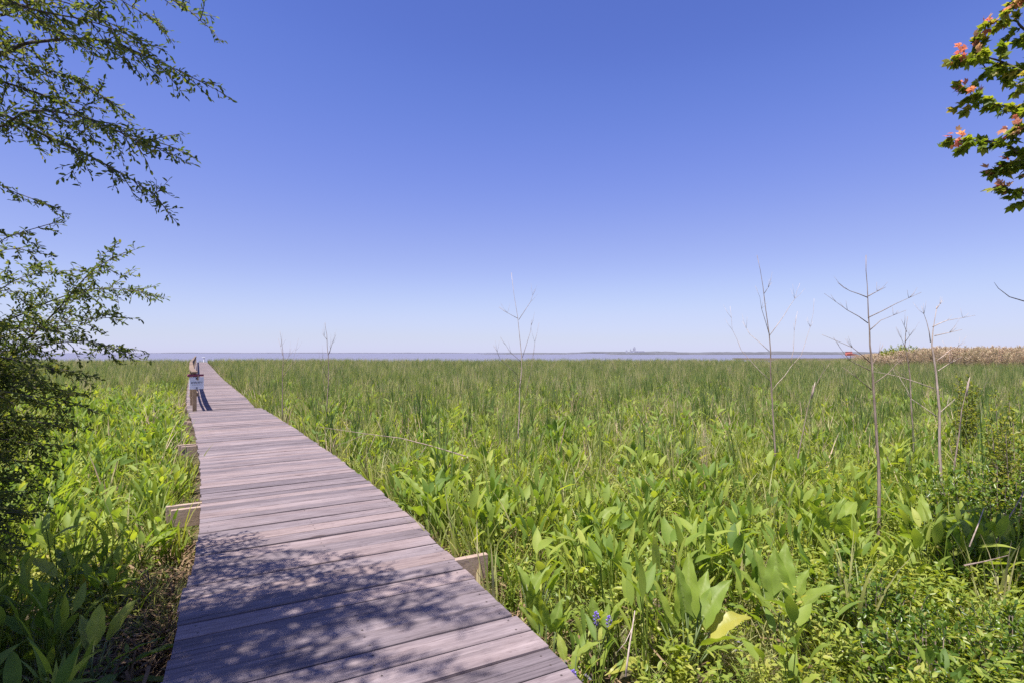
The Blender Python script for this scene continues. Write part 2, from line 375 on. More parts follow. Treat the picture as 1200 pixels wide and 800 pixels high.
# sign on first post
s0,q0,t0,n0=posts[0]
sg=empty('notice_sign',tuple(q0-t0*.05)); tag(sg,'small white notice board with dark lettering on the first railing post','sign')
sg.rotation_euler=(0,0,math.atan2(-n0.y,-n0.x)+.33)     # local x to the right when read, -y towards the reader
mb=MB(); mb.box((.02,-.075,.77),.37,.012,.335); mb.build('panel',M['white'],sg,bevel=.004)
mb=MB(); x0=.02; yy=-.0825
def stroke(x,z,w,h): mb.box((x,yy,z),w,.003,h)
stroke(x0,.90,.055,.045)
for k in range(9):                       # one bold heading line too small to read
    x=x0-.13+k*.0325; stroke(x-.008,.79,.007,.05); stroke(x+.006,.79+(.018 if k%2 else -.018),.014,.011)
    if k%3!=1: stroke(x+.012,.79,.006,.05)
for k in range(12):
    stroke(x0-.115+k*.021,.725,.013,.010)
stroke(x0,.64,.05,.035)
mb.build('lettering',M['ink'],sg)
mb=MB(); mb.box((.02,-.078,.985),.36,.022,.055); mb.build('top_strip',M['maroon'],sg)
mb=MB(); mb.tube([(-.165,-.10,.985),(-.165,-.04,.985)],.042,12); mb.build('round_badge',M['maroon'],sg)
# white table-like board on post at the far end
p,t,n=path(SEND-1.0)
wp=empty('white_post_table',tuple(p-n*.45)); tag(wp,'tiny white topped stand at the far end of the boardwalk','stand')
mb=MB(); mb.box((0,0,.86),.60,.34,.07); mb.build('top_board',M['white'],wp)
mb=MB(); mb.box((0,0,.41),.14,.14,.82); mb.build('post',M['white'],wp)

# ---------------------------------------------------------------- ground and water
def shore_y(x):
    """distance ahead of the marsh edge"""
    b=100+3*np.sin(x*.11)+2*np.sin(x*.37+1)
    right=np.clip((x-65)/18,0,1)
    left=np.clip((-x-45)/20,0,1)
    return b+right*190-left*4
def axis_coords(lo,hi,fine_lo,fine_hi,step):
    a=list(np.arange(fine_lo,fine_hi,step)); d=step; x=fine_hi
    while x<hi: a.append(x); d*=1.35; x+=d
    d=step; x=fine_lo-step; b=[]
    while x>lo: b.append(x); d*=1.35; x-=d
    return np.array(sorted(b+a))
gx=axis_coords(-20000,20000,-10,10,.25); gy=axis_coords(-3000,26000,-4,14,.25)
XX,YY=np.meshgrid(gx,gy); 
def vnoise(x,y,s,seed=0):
    r=np.random.default_rng(seed); o=np.zeros_like(x)
    for k in range(6):
        a=r.uniform(0,2*PI); ph=r.uniform(0,2*PI); f=r.uniform(.7,1.6)/s; o+=np.sin((x*np.cos(a)+y*np.sin(a))*f*2*PI+ph)
    return o/6
ZZ=GZ+.05*vnoise(XX,YY,1.3,1)+.03*vnoise(XX,YY,.6,2)
ZZ-=.10*np.exp(-((XX+1.85)**2+(YY-2.75)**2)/.10)+.05*np.exp(-((XX-.2)**2+(YY-3.6)**2)/.1)
ss=np.clip((YY-shore_y(XX)+4)/8,0,1); ZZ=ZZ*(1-ss)+(-1.6)*ss
nx,ny=len(gx),len(gy); idx=np.arange(nx*ny).reshape(ny,nx)
Q=np.stack([idx[:-1,:-1],idx[:-1,1:],idx[1:,1:],idx[1:,:-1]],-1).reshape(-1,4)
g=obj('ground',np_mesh('ground',np.stack([XX,YY,ZZ],-1).reshape(-1,3),Q,M['ground'],True)); tag(g,'brown marsh mud with dead litter under the plants','ground',kind='structure')
mb=MB(); mb.add([(-30000,-4000,WZ),(30000,-4000,WZ),(30000,40000,WZ),(-30000,40000,WZ)],[(0,1,2,3)])
tag(mb.build('water',M['water']),'calm pale violet blue bay water reaching the horizon','water',kind='structure')

# far low land
def island(name,px0,px1,Y,h,label,seed,depth=60,taper=.1):
    n=160; r=np.random.default_rng(seed); xs=np.linspace((px0-600)/F*Y,(px1-600)/F*Y,n); V=[];Fq=[]
    for i,x in enumerate(xs):
        u=i/(n-1); e=min(1,u/taper,(1-u)/taper); hh=h*e**.5*(.75+.25*math.sin(u*41+seed)*math.sin(u*17)+r.uniform(-.12,.12))
        V+=[(x,Y,WZ-1),(x,Y+1,WZ+hh*.8),(x,Y+depth*.3,WZ+hh),(x,Y+depth,WZ-1)]
    for i in range(n-1):
        for k in range(3): a=i*4+k; Fq.append((a,a+4,a+5,a+1))
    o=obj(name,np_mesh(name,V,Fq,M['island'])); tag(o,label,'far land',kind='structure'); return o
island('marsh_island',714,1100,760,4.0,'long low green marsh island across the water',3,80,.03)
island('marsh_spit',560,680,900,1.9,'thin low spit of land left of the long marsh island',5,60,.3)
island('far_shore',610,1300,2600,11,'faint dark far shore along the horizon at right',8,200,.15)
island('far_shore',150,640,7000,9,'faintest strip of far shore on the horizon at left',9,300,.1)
# buildings across the water
B=2000.0
def tower(px0,px1,pytop,label,nm='industrial_tower',steps=1):
    x0=(px0-600)/F*B; x1=(px1-600)/F*B; zt=CAMZ-(pytop-YH)/F*B
    e=empty(nm,((x0+x1)/2,B,WZ)); tag(e,label,'building')
    w=x1-x0; H=zt-WZ
    mb=MB(); mb.box((0,0,H*.41),w,w,H*.82); mb.build('tower_shaft',M['far_grey'],e)
    mb=MB(); mb.box((w*.08,0,H*.91),w*.55,w*.55,H*.18); mb.box((-w*.1,0,H*1.03),w*.08,w*.08,H*.10); mb.build('tower_top',M['far_grey'],e)
tower(742.0,744.6,406.2,'tallest grey tower above the long white building across the water')
tower(738.4,739.6,408.4,'thin grey tower left of the tallest tower across the water')
tower(733.4,735.2,410.0,'short grey block tower at the left end of the white building')
e=empty('long_white_building',((743-600)/F*B,B-60,WZ)); tag(e,'long low white industrial building across the water','building')
mb=MB(); mb.box((0,0,4.6),44,24,9.2); mb.build('wall',M['far_white'],e)
mb=MB(); mb.box((0,0,9.6),46,26,.8); mb.build('roof',M['far_white'],e)
for k in range(7):
    mb=MB(); mb.box((-18+k*6,-12.1,3.2),3.2,.3,3.4); mb.build('dock_door',M['far_grey'],e)
# orange boat at the reed edge
bt=empty('orange_boat',tuple(at(995.5,418.0,300))); tag(bt,'tiny bright orange boat half hidden behind the reed edge','boat')
mb=MB(); prof=[(-.75,.9,.42),(-.2,1,.45),(.6,.95,.44),(1.6,.6,.34),(2.3,.12,.06)]; vs=[];fs=[]
for x,hh,ww in prof: vs+=[(x,-ww,hh*.75),(x,ww,hh*.75),(x,ww*.55,.25),(x,-ww*.55,.25)]
for i in range(len(prof)-1):
    for k in range(4): fs.append((i*4+k,(i+1)*4+k,(i+1)*4+(k+1)%4,i*4+(k+1)%4))
fs+=[(0,1,2,3),(19,18,17,16)]
mb.add(vs,fs); mb.build('hull',M['orange'],bt)
mb=MB(); mb.box((-.15,0,.86),.95,.8,.42); mb.box((-.15,0,1.1),1.05,.9,.05); mb.build('cabin',M['orange'],bt); bt.scale=(2.7,2.7,2.7); bt.location.z=WZ

# ---------------------------------------------------------------- vegetation prototypes
PROTO=bpy.data.collections.new('plant_kinds')     # never linked to the scene: only instanced by the ground cover
def blade(V,Fq,base,az,H,lean,w,segs=4,curl=1.8,fold=0):
    ca,sa=math.cos(az),math.sin(az); n=len(V); px,py=-sa,ca
    tw=random.uniform(-.9,.9)
    px,py=math.cos(az+PI/2+tw),math.sin(az+PI/2+tw)
    for k in range(segs+1):
        t=k/segs; r=lean*H*t**curl; z=H*t*(1-.25*lean*t**2)
        ww=w*(1-t**2.2)*.5+.0006
        V.append((base[0]+ca*r-px*ww,base[1]+sa*r-py*ww,base[2]+z)); V.append((base[0]+ca*r+px*ww,base[1]+sa*r+py*ww,base[2]+z))
    for k in range(segs): a=n+2*k; Fq.append((a,a+1,a+3,a+2))
def lance(V,Fq,base,az,pitch,L,W,prof,droop=.6,rows=6,roll=0,wave=0):
    """a leaf blade from its stalk end; pitch = angle of the midrib over the horizon"""
    n=len(V); q=Matrix.Rotation(az,3,'Z'); pos=Vector(base); a=pitch
    ph=random.random()*6
    for k in range(rows+1):
        t=k/rows; w=np.interp(t,prof[0],prof[1])*W*.5
        d=q@Vector((math.cos(a),0,math.sin(a))); up=q@Vector((-math.sin(a),0,math.cos(a))); sd=q@Vector((0,1,0))
        sd2=sd*math.cos(roll)+up*math.sin(roll); up2=up*math.cos(roll)-sd*math.sin(roll)
        fo=.28*w; back=Vector((0,0,0))
        if k==0 and prof[2]: back=-d*prof[2]*L
        wv=up2*(wave*W*math.sin(k*1.9+ph))
        V.append(tuple(pos-sd2*w+up2*fo+back+wv)); V.append(tuple(pos)); V.append(tuple(pos+sd2*w+up2*fo+back-wv))
        pos=pos+d*(L/rows); a-=droop/rows*(.4+1.2*t)
    for k in range(rows):
        b=n+3*k; Fq.append((b,b+1,b+4,b+3)); Fq.append((b+1,b+2,b+5,b+4))
SAG=((0,.12,.35,.6,.85,1),(.75,1,.9,.62,.24,.02),.18)      # arrow-shaped base
OVL=((0,.15,.4,.65,.87,1),(.2,.75,1,.8,.35,.02),0)
def tri_tube(V,Fq,pts,r0,r1):
    n=len(V); m=len(pts)
    for i,p in enumerate(pts):
        r=r0+(r1-r0)*i/(m-1)
        for k in range(3): V.append((p[0]+math.cos(2.1*k)*r,p[1]+math.sin(2.1*k)*r,p[2]))
    for i in range(m-1):
        for k in range(3): a=n+3*i; Fq.append((a+k,a+(k+1)%3,a+3+(k+1)%3,a+3+k))
def proto(name,V,Fq,mat): 
    o=bpy.data.objects.new(name,np_mesh(name,V,Fq,mat)); PROTO.objects.link(o); return o
def coll(name,objs):
    c=bpy.data.collections.new(name)
    for o in objs: c.objects.link(o)
    return c
def leaf_stalk(V,Fq,x,y,az,hp,L,W,prof,pitch,droop,lean,rows=6,wave=0):
    top=(x+math.cos(az)*lean,y+math.sin(az)*lean,hp); mid=(x+math.cos(az)*lean*.35,y+math.sin(az)*lean*.35,hp*.55)
    tri_tube(V,Fq,[(x,y,-.05),mid,top],.006,.0035)
    lance(V,Fq,top,az,pitch,L,W,prof,droop,rows,random.uniform(-.6,.6),wave)
def make_reed(k):
    V=[];Fq=[]
    for i in range(15):
        a=random.uniform(0,2*PI); r=random.uniform(0,.16)
        blade(V,Fq,(r*math.cos(a),r*math.sin(a),-.05),random.uniform(0,2*PI),random.uniform(1.0,1.55),random.uniform(.05,.30),random.uniform(.014,.023),4,2.2)
    return proto('reed_kind',V,Fq,M['reed'])
def make_talldark(k):
    V=[];Fq=[]
    for i in range(13):
        a=random.uniform(0,2*PI); r=random.uniform(0,.13)
        blade(V,Fq,(r*math.cos(a),r*math.sin(a),-.05),random.uniform(0,2*PI),random.uniform(1.0,1.5),random.uniform(.03,.24),random.uniform(.020,.032),4,2.4)
    return proto('dark_reed_kind',V,Fq,M['reed_dark'])
def make_pick(k):
    V=[];Fq=[]
    for i in range(9):
        a=random.uniform(0,2*PI); r=random.uniform(0,.10); 
        leaf_stalk(V,Fq,r*math.cos(a),r*math.sin(a),random.uniform(0,2*PI),random.uniform(.28,.62),random.uniform(.13,.22),random.uniform(.05,.08) if k<3 else random.uniform(.030,.052),SAG if k%2 else OVL,random.uniform(.5,1.35) if k<2 else random.uniform(.8,1.45),random.uniform(.3,1.1),random.uniform(.04,.16),5)
    return proto('broad_leaf_kind',V,Fq,M['pick'])
def make_sedge(k):
    V=[];Fq=[]
    for i in range(11):
        a=random.uniform(0,2*PI); r=random.uniform(0,.10)
        blade(V,Fq,(r*math.cos(a),r*math.sin(a),-.05),random.uniform(0,2*PI),random.uniform(.45,.95),random.uniform(.1,.5),random.uniform(.012,.026),5,2.0)
    return proto('sedge_kind',V,Fq,M['pick'] if k%2 else M['grass'])
def make_herb(k):
    V=[];Fq=[]
    for i in range(4):
        a=random.uniform(0,2*PI); H=random.uniform(.24,.5); lx=math.cos(a)*H*.35; ly=math.sin(a)*H*.35
        x=random.uniform(-.06,.06); y=random.uniform(-.06,.06)
        tri_tube(V,Fq,[(x,y,-.05),(x+lx*.3,y+ly*.3,H*.5),(x+lx,y+ly,H)],.003,.0015)
        for j in range(13):
            t=.25+.75*j/12; p=(x+lx*t**1.5,y+ly*t**1.5,H*t)
            lance(V,Fq,p,j*2.4+random.uniform(-.4,.4),random.uniform(-.1,.8),random.uniform(.045,.085),random.uniform(.02,.033),OVL,.6,3,random.uniform(-.4,.4))
    return proto('herb_kind',V,Fq,M['herb'])
def make_grass(k):
    V=[];Fq=[]
    for i in range(22):
        a=random.uniform(0,2*PI); r=random.uniform(0,.09)
        blade(V,Fq,(r*math.cos(a),r*math.sin(a),-.04),random.uniform(0,2*PI),random.uniform(.18,.5),random.uniform(.3,1.1),random.uniform(.004,.008),5,1.7)
    return proto('grass_kind',V,Fq,M['grass'])
def make_dead(k):
    V=[];Fq=[]
    for i in range(9):
        a=random.uniform(0,2*PI); n=len(V); L=random.uniform(.15,.5); x,y=random.uniform(-.15,.15),random.uniform(-.15,.15); w=random.uniform(.003,.009)
        cu=random.uniform(-1.5,1.5); lift=random.uniform(.0,.30); z0=random.uniform(.0,.10)
        for s_ in range(5):
            t=s_/4; V.append((x-math.sin(a)*w,y+math.cos(a)*w,z0+lift*t*(1-t*.6))); V.append((x+math.sin(a)*w,y-math.cos(a)*w,z0+lift*t*(1-t*.6)+.004)); x+=math.cos(a)*L/4; y+=math.sin(a)*L/4; a+=cu/4
        for s_ in range(4): b=n+2*s_; Fq.append((b,b+1,b+3,b+2))
    return proto('litter_kind',V,Fq,M['litter'])
def make_deadreed(k):
    V=[];Fq=[]
    for i in range(6):
        a=random.uniform(0,2*PI); r=random.uniform(0,.1)
        blade(V,Fq,(r*math.cos(a),r*math.sin(a),-.05),random.uniform(0,2*PI),random.uniform(.5,1.15),random.uniform(.1,.55),random.uniform(.010,.024),4,1.6)
    return proto('dead_reed_kind',V,Fq,M['dead'])
def make_phrag(k):
    V=[];Fq=[]
    for i in range(9):
        a=random.uniform(0,2*PI); r=random.uniform(0,.3); H=random.uniform(2.5,3.4); la=random.uniform(0,2*PI); x,y=r*math.cos(a),r*math.sin(a); lx,ly=math.cos(la)*.25,math.sin(la)*.25
        tri_tube(V,Fq,[(x,y,0),(x+lx*.3,y+ly*.3,H*.6),(x+lx,y+ly,H)],.012,.006)
        for j in range(9):
            t=.3+.6*j/8; lance(V,Fq,(x+lx*t*t,y+ly*t*t,H*t),random.uniform(0,2*PI),random.uniform(.1,.9),random.uniform(.3,.5),.04,OVL,.8,3)
        for j in range(8): lance(V,Fq,(x+lx,y+ly,H-.02*j),random.uniform(0,2*PI),random.uniform(.5,1.3),random.uniform(.18,.32),.05,OVL,1.2,3)
    return proto('tall_reed_kind',V,Fq,M['phrag'])
K={}
for nm,fn,n in (('reed',make_reed,5),('talldark',make_talldark,4),('pick',make_pick,6),('sedge',make_sedge,4),('herb',make_herb,5),('grass',make_grass,4),('dead',make_dead,4),('deadreed',make_deadreed,4),('phrag',make_phrag,4)):
    K[nm]=(coll('kinds_'+nm,[fn(k) for k in range(n)]),n)

def scatter(name,kind,pts,scl,label,cat,tilt=.12,sz=None):
    """ground cover nobody could count: one object of points that carry plants"""
    cl,n=K[kind]; N=len(pts)
    me=bpy.data.meshes.new(name); me.vertices.add(N); me.vertices.foreach_set('co',np.asarray(pts,np.float32).ravel())
    rot=np.c_[rng.normal(0,tilt,N),rng.normal(0,tilt,N),rng.uniform(0,2*PI,N)].astype(np.float32)
    S=np.c_[scl,scl,scl if sz is None else sz].astype(np.float32)
    me.attributes.new('rot','FLOAT_VECTOR','POINT').data.foreach_set('vector',rot.ravel())
    me.attributes.new('scl','FLOAT_VECTOR','POINT').data.foreach_set('vector',S.ravel())
    me.attributes.new('idx','INT','POINT').data.foreach_set('value',rng.integers(0,n,N).astype(np.int32))
    me.update(); o=obj(name,me)
    ng=bpy.data.node_groups.new('grow_'+name,'GeometryNodeTree')
    ng.interface.new_socket('Geometry',in_out='INPUT',socket_type='NodeSocketGeometry'); ng.interface.new_socket('Geometry',in_out='OUTPUT',socket_type='NodeSocketGeometry')
    ns,ln=ng.nodes,ng.links; gi=ns.new('NodeGroupInput'); go=ns.new('NodeGroupOutput')
    ci=ns.new('GeometryNodeCollectionInfo'); ci.inputs['Collection'].default_value=cl; ci.inputs['Separate Children'].default_value=True; ci.inputs['Reset Children'].default_value=True
    ip=ns.new('GeometryNodeInstanceOnPoints'); ip.inputs['Pick Instance'].default_value=True
    def at_(nm,t):
        a=ns.new('GeometryNodeInputNamedAttribute'); a.data_type=t; a.inputs[0].default_value=nm; return [q for q in a.outputs if q.enabled][0]
    ln.new(gi.outputs[0],ip.inputs['Points']); ln.new(ci.outputs[0],ip.inputs['Instance'])
    ln.new(at_('idx','INT'),ip.inputs['Instance Index']); ln.new(at_('rot','FLOAT_VECTOR'),ip.inputs['Rotation']); ln.new(at_('scl','FLOAT_VECTOR'),ip.inputs['Scale'])
    ln.new(ip.outputs[0],go.inputs[0])
    md=o.modifiers.new('plants','NODES'); md.node_group=ng
    tag(o,label,cat,kind='stuff'); return o

def wedge(y0,y1,dens,side=1.12,margin=2.0,xmin=None,xmax=None):
    """random points ahead of the camera with density dens(x,y) per square metre (rejection)"""
    dm=dens(None,None); Wm=side*y1+margin; N=int(2*Wm*(y1-y0)*dm)
    x=rng.uniform(-Wm,Wm,N); y=rng.uniform(y0,y1,N)
    k=(np.abs(x)<side*y+margin)&(y<shore_y(x)-2)
    x,y=x[k],y[k]; k=rng.uniform(0,dm,len(x))<dens(x,y); x,y=x[k],y[k]
    return x,y
def near_deck(x,y,m): 
    d=deck_dist(x,y); return d
def gz(x,y): return GZ+.05*vnoise(x,y,1.3,1)+.03*vnoise(x,y,.6,2)

# patchiness fields
def patch(x,y,s,seed): return .5+.5*np.clip(vnoise(x,y,s,seed)*2.2,-1,1)
isleft=lambda x,y: x < np.interp(y,CL[:,1],CL[:,0])
# tall reeds
def d_reed(x,y):
    if x is None: return 9.0
    start=np.where(isleft(x,y),17,6.5)
    r=np.clip((y-start)/9,0,1); p=patch(x,y,7,21)
    d=8*r*(.35+.65*p)*np.where(y>45,.62,1)
    d+=np.where((y>6.5)&(~isleft(x,y)),.5*(patch(x,y,2.2,33)>.8),0)
    return d
x,y=wedge(6,108,d_reed); dd=deck_dist(x,y); k=dd>1.05; x,y,dd=x[k],y[k],dd[k]
sc=rng.uniform(.66,1.1,len(x))*(.80+.26*patch(x,y,5,5)); sc*=np.clip(.70+(y-8)/60,.70,1.0); sc*=1+.10*vnoise(x,y,9,123)
scatter('marsh_reeds','reed',np.c_[x,y,gz(x,y)],sc,'dense green reeds filling the marsh out to the water','reeds',.10)
def d_td(x,y):
    if x is None: return 3.2
    return 3.2*np.clip((y-np.where(isleft(x,y),20,6.5))/5,0,1)*np.clip(patch(x,y,1.7,47)*1.8-.55,0,1)*np.clip(1.4-y/70,.1,1)
x,y=wedge(6,75,d_td); dd=deck_dist(x,y); k=dd>1.1; x,y=x[k],y[k]
scatter('dark_reeds','talldark',np.c_[x,y,gz(x,y)],rng.uniform(.7,1.02,len(x)),'darker taller reeds standing in patches through the marsh','dark reeds',.08)
def d_dr(x,y):
    if x is None: return 4.5
    return 4.5*np.clip((y-6)/6,0,1)*(.25+.75*patch(x,y,4,44))
x,y=wedge(6,70,d_dr); dd=deck_dist(x,y); k=dd>1.02; x,y=x[k],y[k]
scatter('dry_reeds','deadreed',np.c_[x,y,gz(x,y)],rng.uniform(.7,1.1,len(x)),'dry tan reed leaves scattered among the green reeds','dry reeds',.15)
# broad leaved marsh plants
def d_pick(x,y):
    if x is None: return 26.0
    L=isleft(x,y); p=patch(x,y,1.6,61)
    d=np.where(L,24,25)*np.clip(1.25-y/np.where(L,34,40),.25,1)
    d=d*(.35+.65*p)
    low=(~L)&(x>.9)&(y<4.2); d=np.where(low,d*.15,d)
    d=np.where((~L)&(y<4.2),d*.6,d)*np.where((~L)&(y>7),.45,1)*np.where((x>.2)&(x<.8)&(y<3.6),.3,1)
    return d
x,y=wedge(1.6,46,d_pick); dd=deck_dist(x,y); k=(dd>1.0)&~((dd<1.42)&(y<4.9)&(x<0)); x,y,dd=x[k],y[k],dd[k]
sc=rng.uniform(.75,1.2,len(x))*np.clip(.8+.25*patch(x,y,3,71),.6,1.2)
edge=np.clip((dd-.75)/.55,.5,1); sc*=edge
scatter('broadleaf_marsh_plants','pick',np.c_[x,y,gz(x,y)],sc,'bright green broad leaved marsh plants beside the boardwalk','marsh plants',.16)
def d_sedge(x,y):
    if x is None: return 16.0
    return 16*np.clip((y-3.5)/4,0,1)*np.clip(1.5-y/60,.1,1)*(.3+.7*patch(x,y,2.4,81))*np.where(isleft(x,y)&(y<18),.3,1)
x,y=wedge(3,55,d_sedge); dd=deck_dist(x,y); k=dd>1.02; x,y=x[k],y[k]
scatter('sedge_clumps','sedge',np.c_[x,y,gz(x,y)],rng.uniform(.7,1.15,len(x)),'yellow green strap leaved sedge between the broad leaves','sedge',.14)
def d_herb(x,y):
    if x is None: return 70.0
    L=isleft(x,y)
    d=np.where(L,24,np.where((x>.55*y-.2),70,34))*np.clip(1.6-y/9,0,1)
    return d*(.4+.6*patch(x,y,1.1,91))
x,y=wedge(1.5,14,d_herb); dd=deck_dist(x,y); k=dd>1.12; x,y,dd=x[k],y[k],dd[k]
scatter('leafy_herbs','herb',np.c_[x,y,gz(x,y)],rng.uniform(.6,1.1,len(x))*np.clip((dd-.9)/.6,.4,1),'low leafy green herbs covering the ground at right','herbs',.2)
def d_grass(x,y):
    if x is None: return 44.0
    return 44*np.clip(1.5-y/10,0,1)*(.25+.75*patch(x,y,1.4,97))
x,y=wedge(1.5,14,d_grass); dd=deck_dist(x,y); k=dd>1.0; x,y=x[k],y[k]
scatter('grass','grass',np.c_[x,y,gz(x,y)],rng.uniform(.6,1.1,len(x)),'thin yellow green grass between the marsh plants','grass',.2)
def d_dead(x,y):
    if x is None: return 40.0
    return 14*np.clip(1.6-y/10,0,1)
x,y=wedge(1.5,14,d_dead); dd=deck_dist(x,y)
pr=np.where(dd<1.5,1.0,.25); k=(dd>.8)&(rng.uniform(0,1,len(x))<pr); x,y=x[k],y[k]
# extra litter along the deck edge
ex=[]; 
for _ in range(700):
    sd_=random.choice((-1,1,1)); s=random.uniform(2.5,S_A+2.2) if sd_>0 else random.uniform(S_A-.2,S_A+1.2); p,t,n=path(s); q=p+n*sd_*random.uniform(.82,1.40); ex.append((q.x,q.y))
ex=np.array(ex); x=np.r_[x,ex[:,0]]; y=np.r_[y,ex[:,1]]
scatter('dead_litter','dead',np.c_[x,y,gz(x,y)],rng.uniform(.7,1.2,len(x)),'dry brown plant litter along the boardwalk edge','litter',.25)
# tall tan reeds at right
def d_ph(x,y):
    if x is None: return 1.6
    return 1.9*np.clip((x/y-.64)/.16,.0,1)*np.clip((y-52)/12,0,1)
x,y=wedge(50,190,d_ph,1.2); k=x>0; x,y=x[k],y[k]
hz=np.clip(.46+(x/y-.645)*2.2,.46,.80)*rng.uniform(.62,1.12,len(x))
scatter('tan_reeds','phrag',np.c_[x,y,gz(x,y)],np.full(len(x),.95),'tall tan plumed reeds along the right of the horizon','tall reeds',.06,hz)

# ---------------------------------------------------------------- leafy twigs (trees and shrubs)
class Leafy:
    def __init__(s): s.P=[];s.D=[];s.L=[];s.wood=MB()
    def twig_leaves(s,a,d,length,step,ll):
        n=max(2,int(length/step))
        for i in range(n):
            t=(i+.6)/n; p=a+d*(length*t)
            ld=(d*.75+Vector((random.gauss(0,.65),random.gauss(0,.65),random.gauss(0,.55)))).normalized()
            s.P.append(tuple(p)); s.D.append(tuple(ld)); s.L.append(ll*random.uniform(.7,1.25))
    def bough(s,pts,r0,twig_gap=.08,twig_len=.38,leaf=.026,step=.017,start=.2,droop=.25,rw=None,sub=True,flat=.55,thin=.0):
        pts=[Vector(p) for p in pts]; fine=[]
        for i in range(len(pts)-1):
            p0=pts[max(i-1,0)];p1=pts[i];p2=pts[i+1];p3=pts[min(i+2,len(pts)-1)]
            for k in range(6):
                t=k/6; fine.append(.5*((2*p1)+(p2-p0)*t+(2*p0-5*p1+4*p2-p3)*t*t+(3*p1-p0-3*p2+p3)*t**3))
        fine.append(pts[-1]); m=len(fine)
        (rw or s.wood).tube(fine,[max(.0025,r0*(1-i/(m-1))**.8) for i in range(m)],5)
        d=[0]
        for i in range(m-1): d.append(d[-1]+(fine[i+1]-fine[i]).length)
        tot=d[-1]; q=tot*start; sd=1
        while q<tot:
            i=max(j for j in range(m) if d[j]<=q); i=min(i,m-2); t=(q-d[i])/max(1e-6,d[i+1]-d[i]); p=fine[i].lerp(fine[i+1],t); tg=(fine[i+1]-fine[i]).normalized()
            u=q/tot
            side=tg.cross(Vector((0,0,1))); side=side.normalized() if side.length>.1 else Vector((1,0,0))
            dr=(tg*random.uniform(.45,1.0)+side*sd*random.uniform(.4,1)+Vector((0,0,random.gauss(-droop*.3,flat)))).normalized()
            L=twig_len*random.uniform(.5,1.25)*(1-.55*u)
            if random.random()>thin: s.twig(p,dr,L,leaf,step,droop,sub)
            sd=-sd; q+=twig_gap*random.uniform(.6,1.4)
        s.twig(fine[-1],(fine[-1]-fine[-2]).normalized(),twig_len*.5,leaf,step,droop,sub)
    def twig(s,p,d,L,leaf,step,droop,sub):
        a=Vector(p); n=4; pts=[a.copy()]
        for k in range(n):
            d=(d+Vector((random.gauss(0,.12),random.gauss(0,.12),-droop*.22+random.gauss(0,.08)))).normalized()
            b=a+d*(L/n); pts.append(b)
            s.twig_leaves(a,d,L/n,step,leaf)
            if sub:
                for _ in range(2 if L>.2 else 1):
                    sdv=(d*.8+Vector((random.gauss(0,.7),random.gauss(0,.7),random.gauss(-.1,.5)))).normalized()
                    sl=L*random.uniform(.2,.42); s.twig_leaves(a,sdv,sl,step,leaf); s.wood.tube([a,a+sdv*sl],[.0015,.0008],3,False)
            a=b
        s.wood.tube(pts,[.0032,.0026,.002,.0015,.001],3,False)
    def leaf_mesh(s,name,mat,ratio=.46,shape='oval',keep=None):
        P=np.array(s.P);D=np.array(s.D);L=np.array(s.L)
        if keep is not None: P,D,L=P[keep],D[keep],L[keep]
        N=len(P); up=rng.normal(0,.55,(N,3))+np.array([0,0,1.0]); S=np.cross(D,up); S/=np.linalg.norm(S,axis=1)[:,None]+1e-9; U=np.cross(S,D)
        l=L[:,None]; w=l*ratio*.5
        if shape=='oval':
            v=[P,P+D*l*.3+S*w*.85+U*w*.3,P+D*l*.72+S*w*.75+U*w*.2,P+D*l-U*l*.12,P+D*l*.72-S*w*.75+U*w*.2,P+D*l*.3-S*w*.85+U*w*.3]
            V=np.stack(v,1).reshape(-1,3); b=(np.arange(N)*6)[:,None]
            Fq=np.concatenate([b+np.array([[0,1,2,3]]),b+np.array([[0,3,4,5]])])
            return np_mesh(name,V,Fq,mat)
        # lobed (maple): three pointed lobes as three quads from the stalk end, hanging a little
        V=[];Fs=[]
        def fan(ang,ln,wd,k):
            c,sn=math.cos(ang),math.sin(ang); dd=D*c+S*sn; ss=S*c-D*sn
            return [P,P+dd*l*ln*.5+ss*l*wd-U*l*.06,P+dd*l*ln-U*l*.22,P+dd*l*ln*.5-ss*l*wd-U*l*.06]
        parts=[np.stack(fan(0,1,.30,0),1),np.stack(fan(.8,.82,.25,1),1),np.stack(fan(-.8,.82,.25,2),1),np.stack(fan(1.75,.42,.13,3),1),np.stack(fan(-1.75,.42,.13,4),1)]
        # lobes share the stalk vertex so a leaf stays one piece
        base=P[:,None,:]; V=np.concatenate([base]+[q[:,1:] for q in parts],1).reshape(-1,3); b=(np.arange(N)*16)[:,None]
        Fq=np.concatenate([b+np.array([[0,1+3*k,2+3*k,3+3*k]]) for k in range(5)])
        return np_mesh(name,V,Fq,mat)

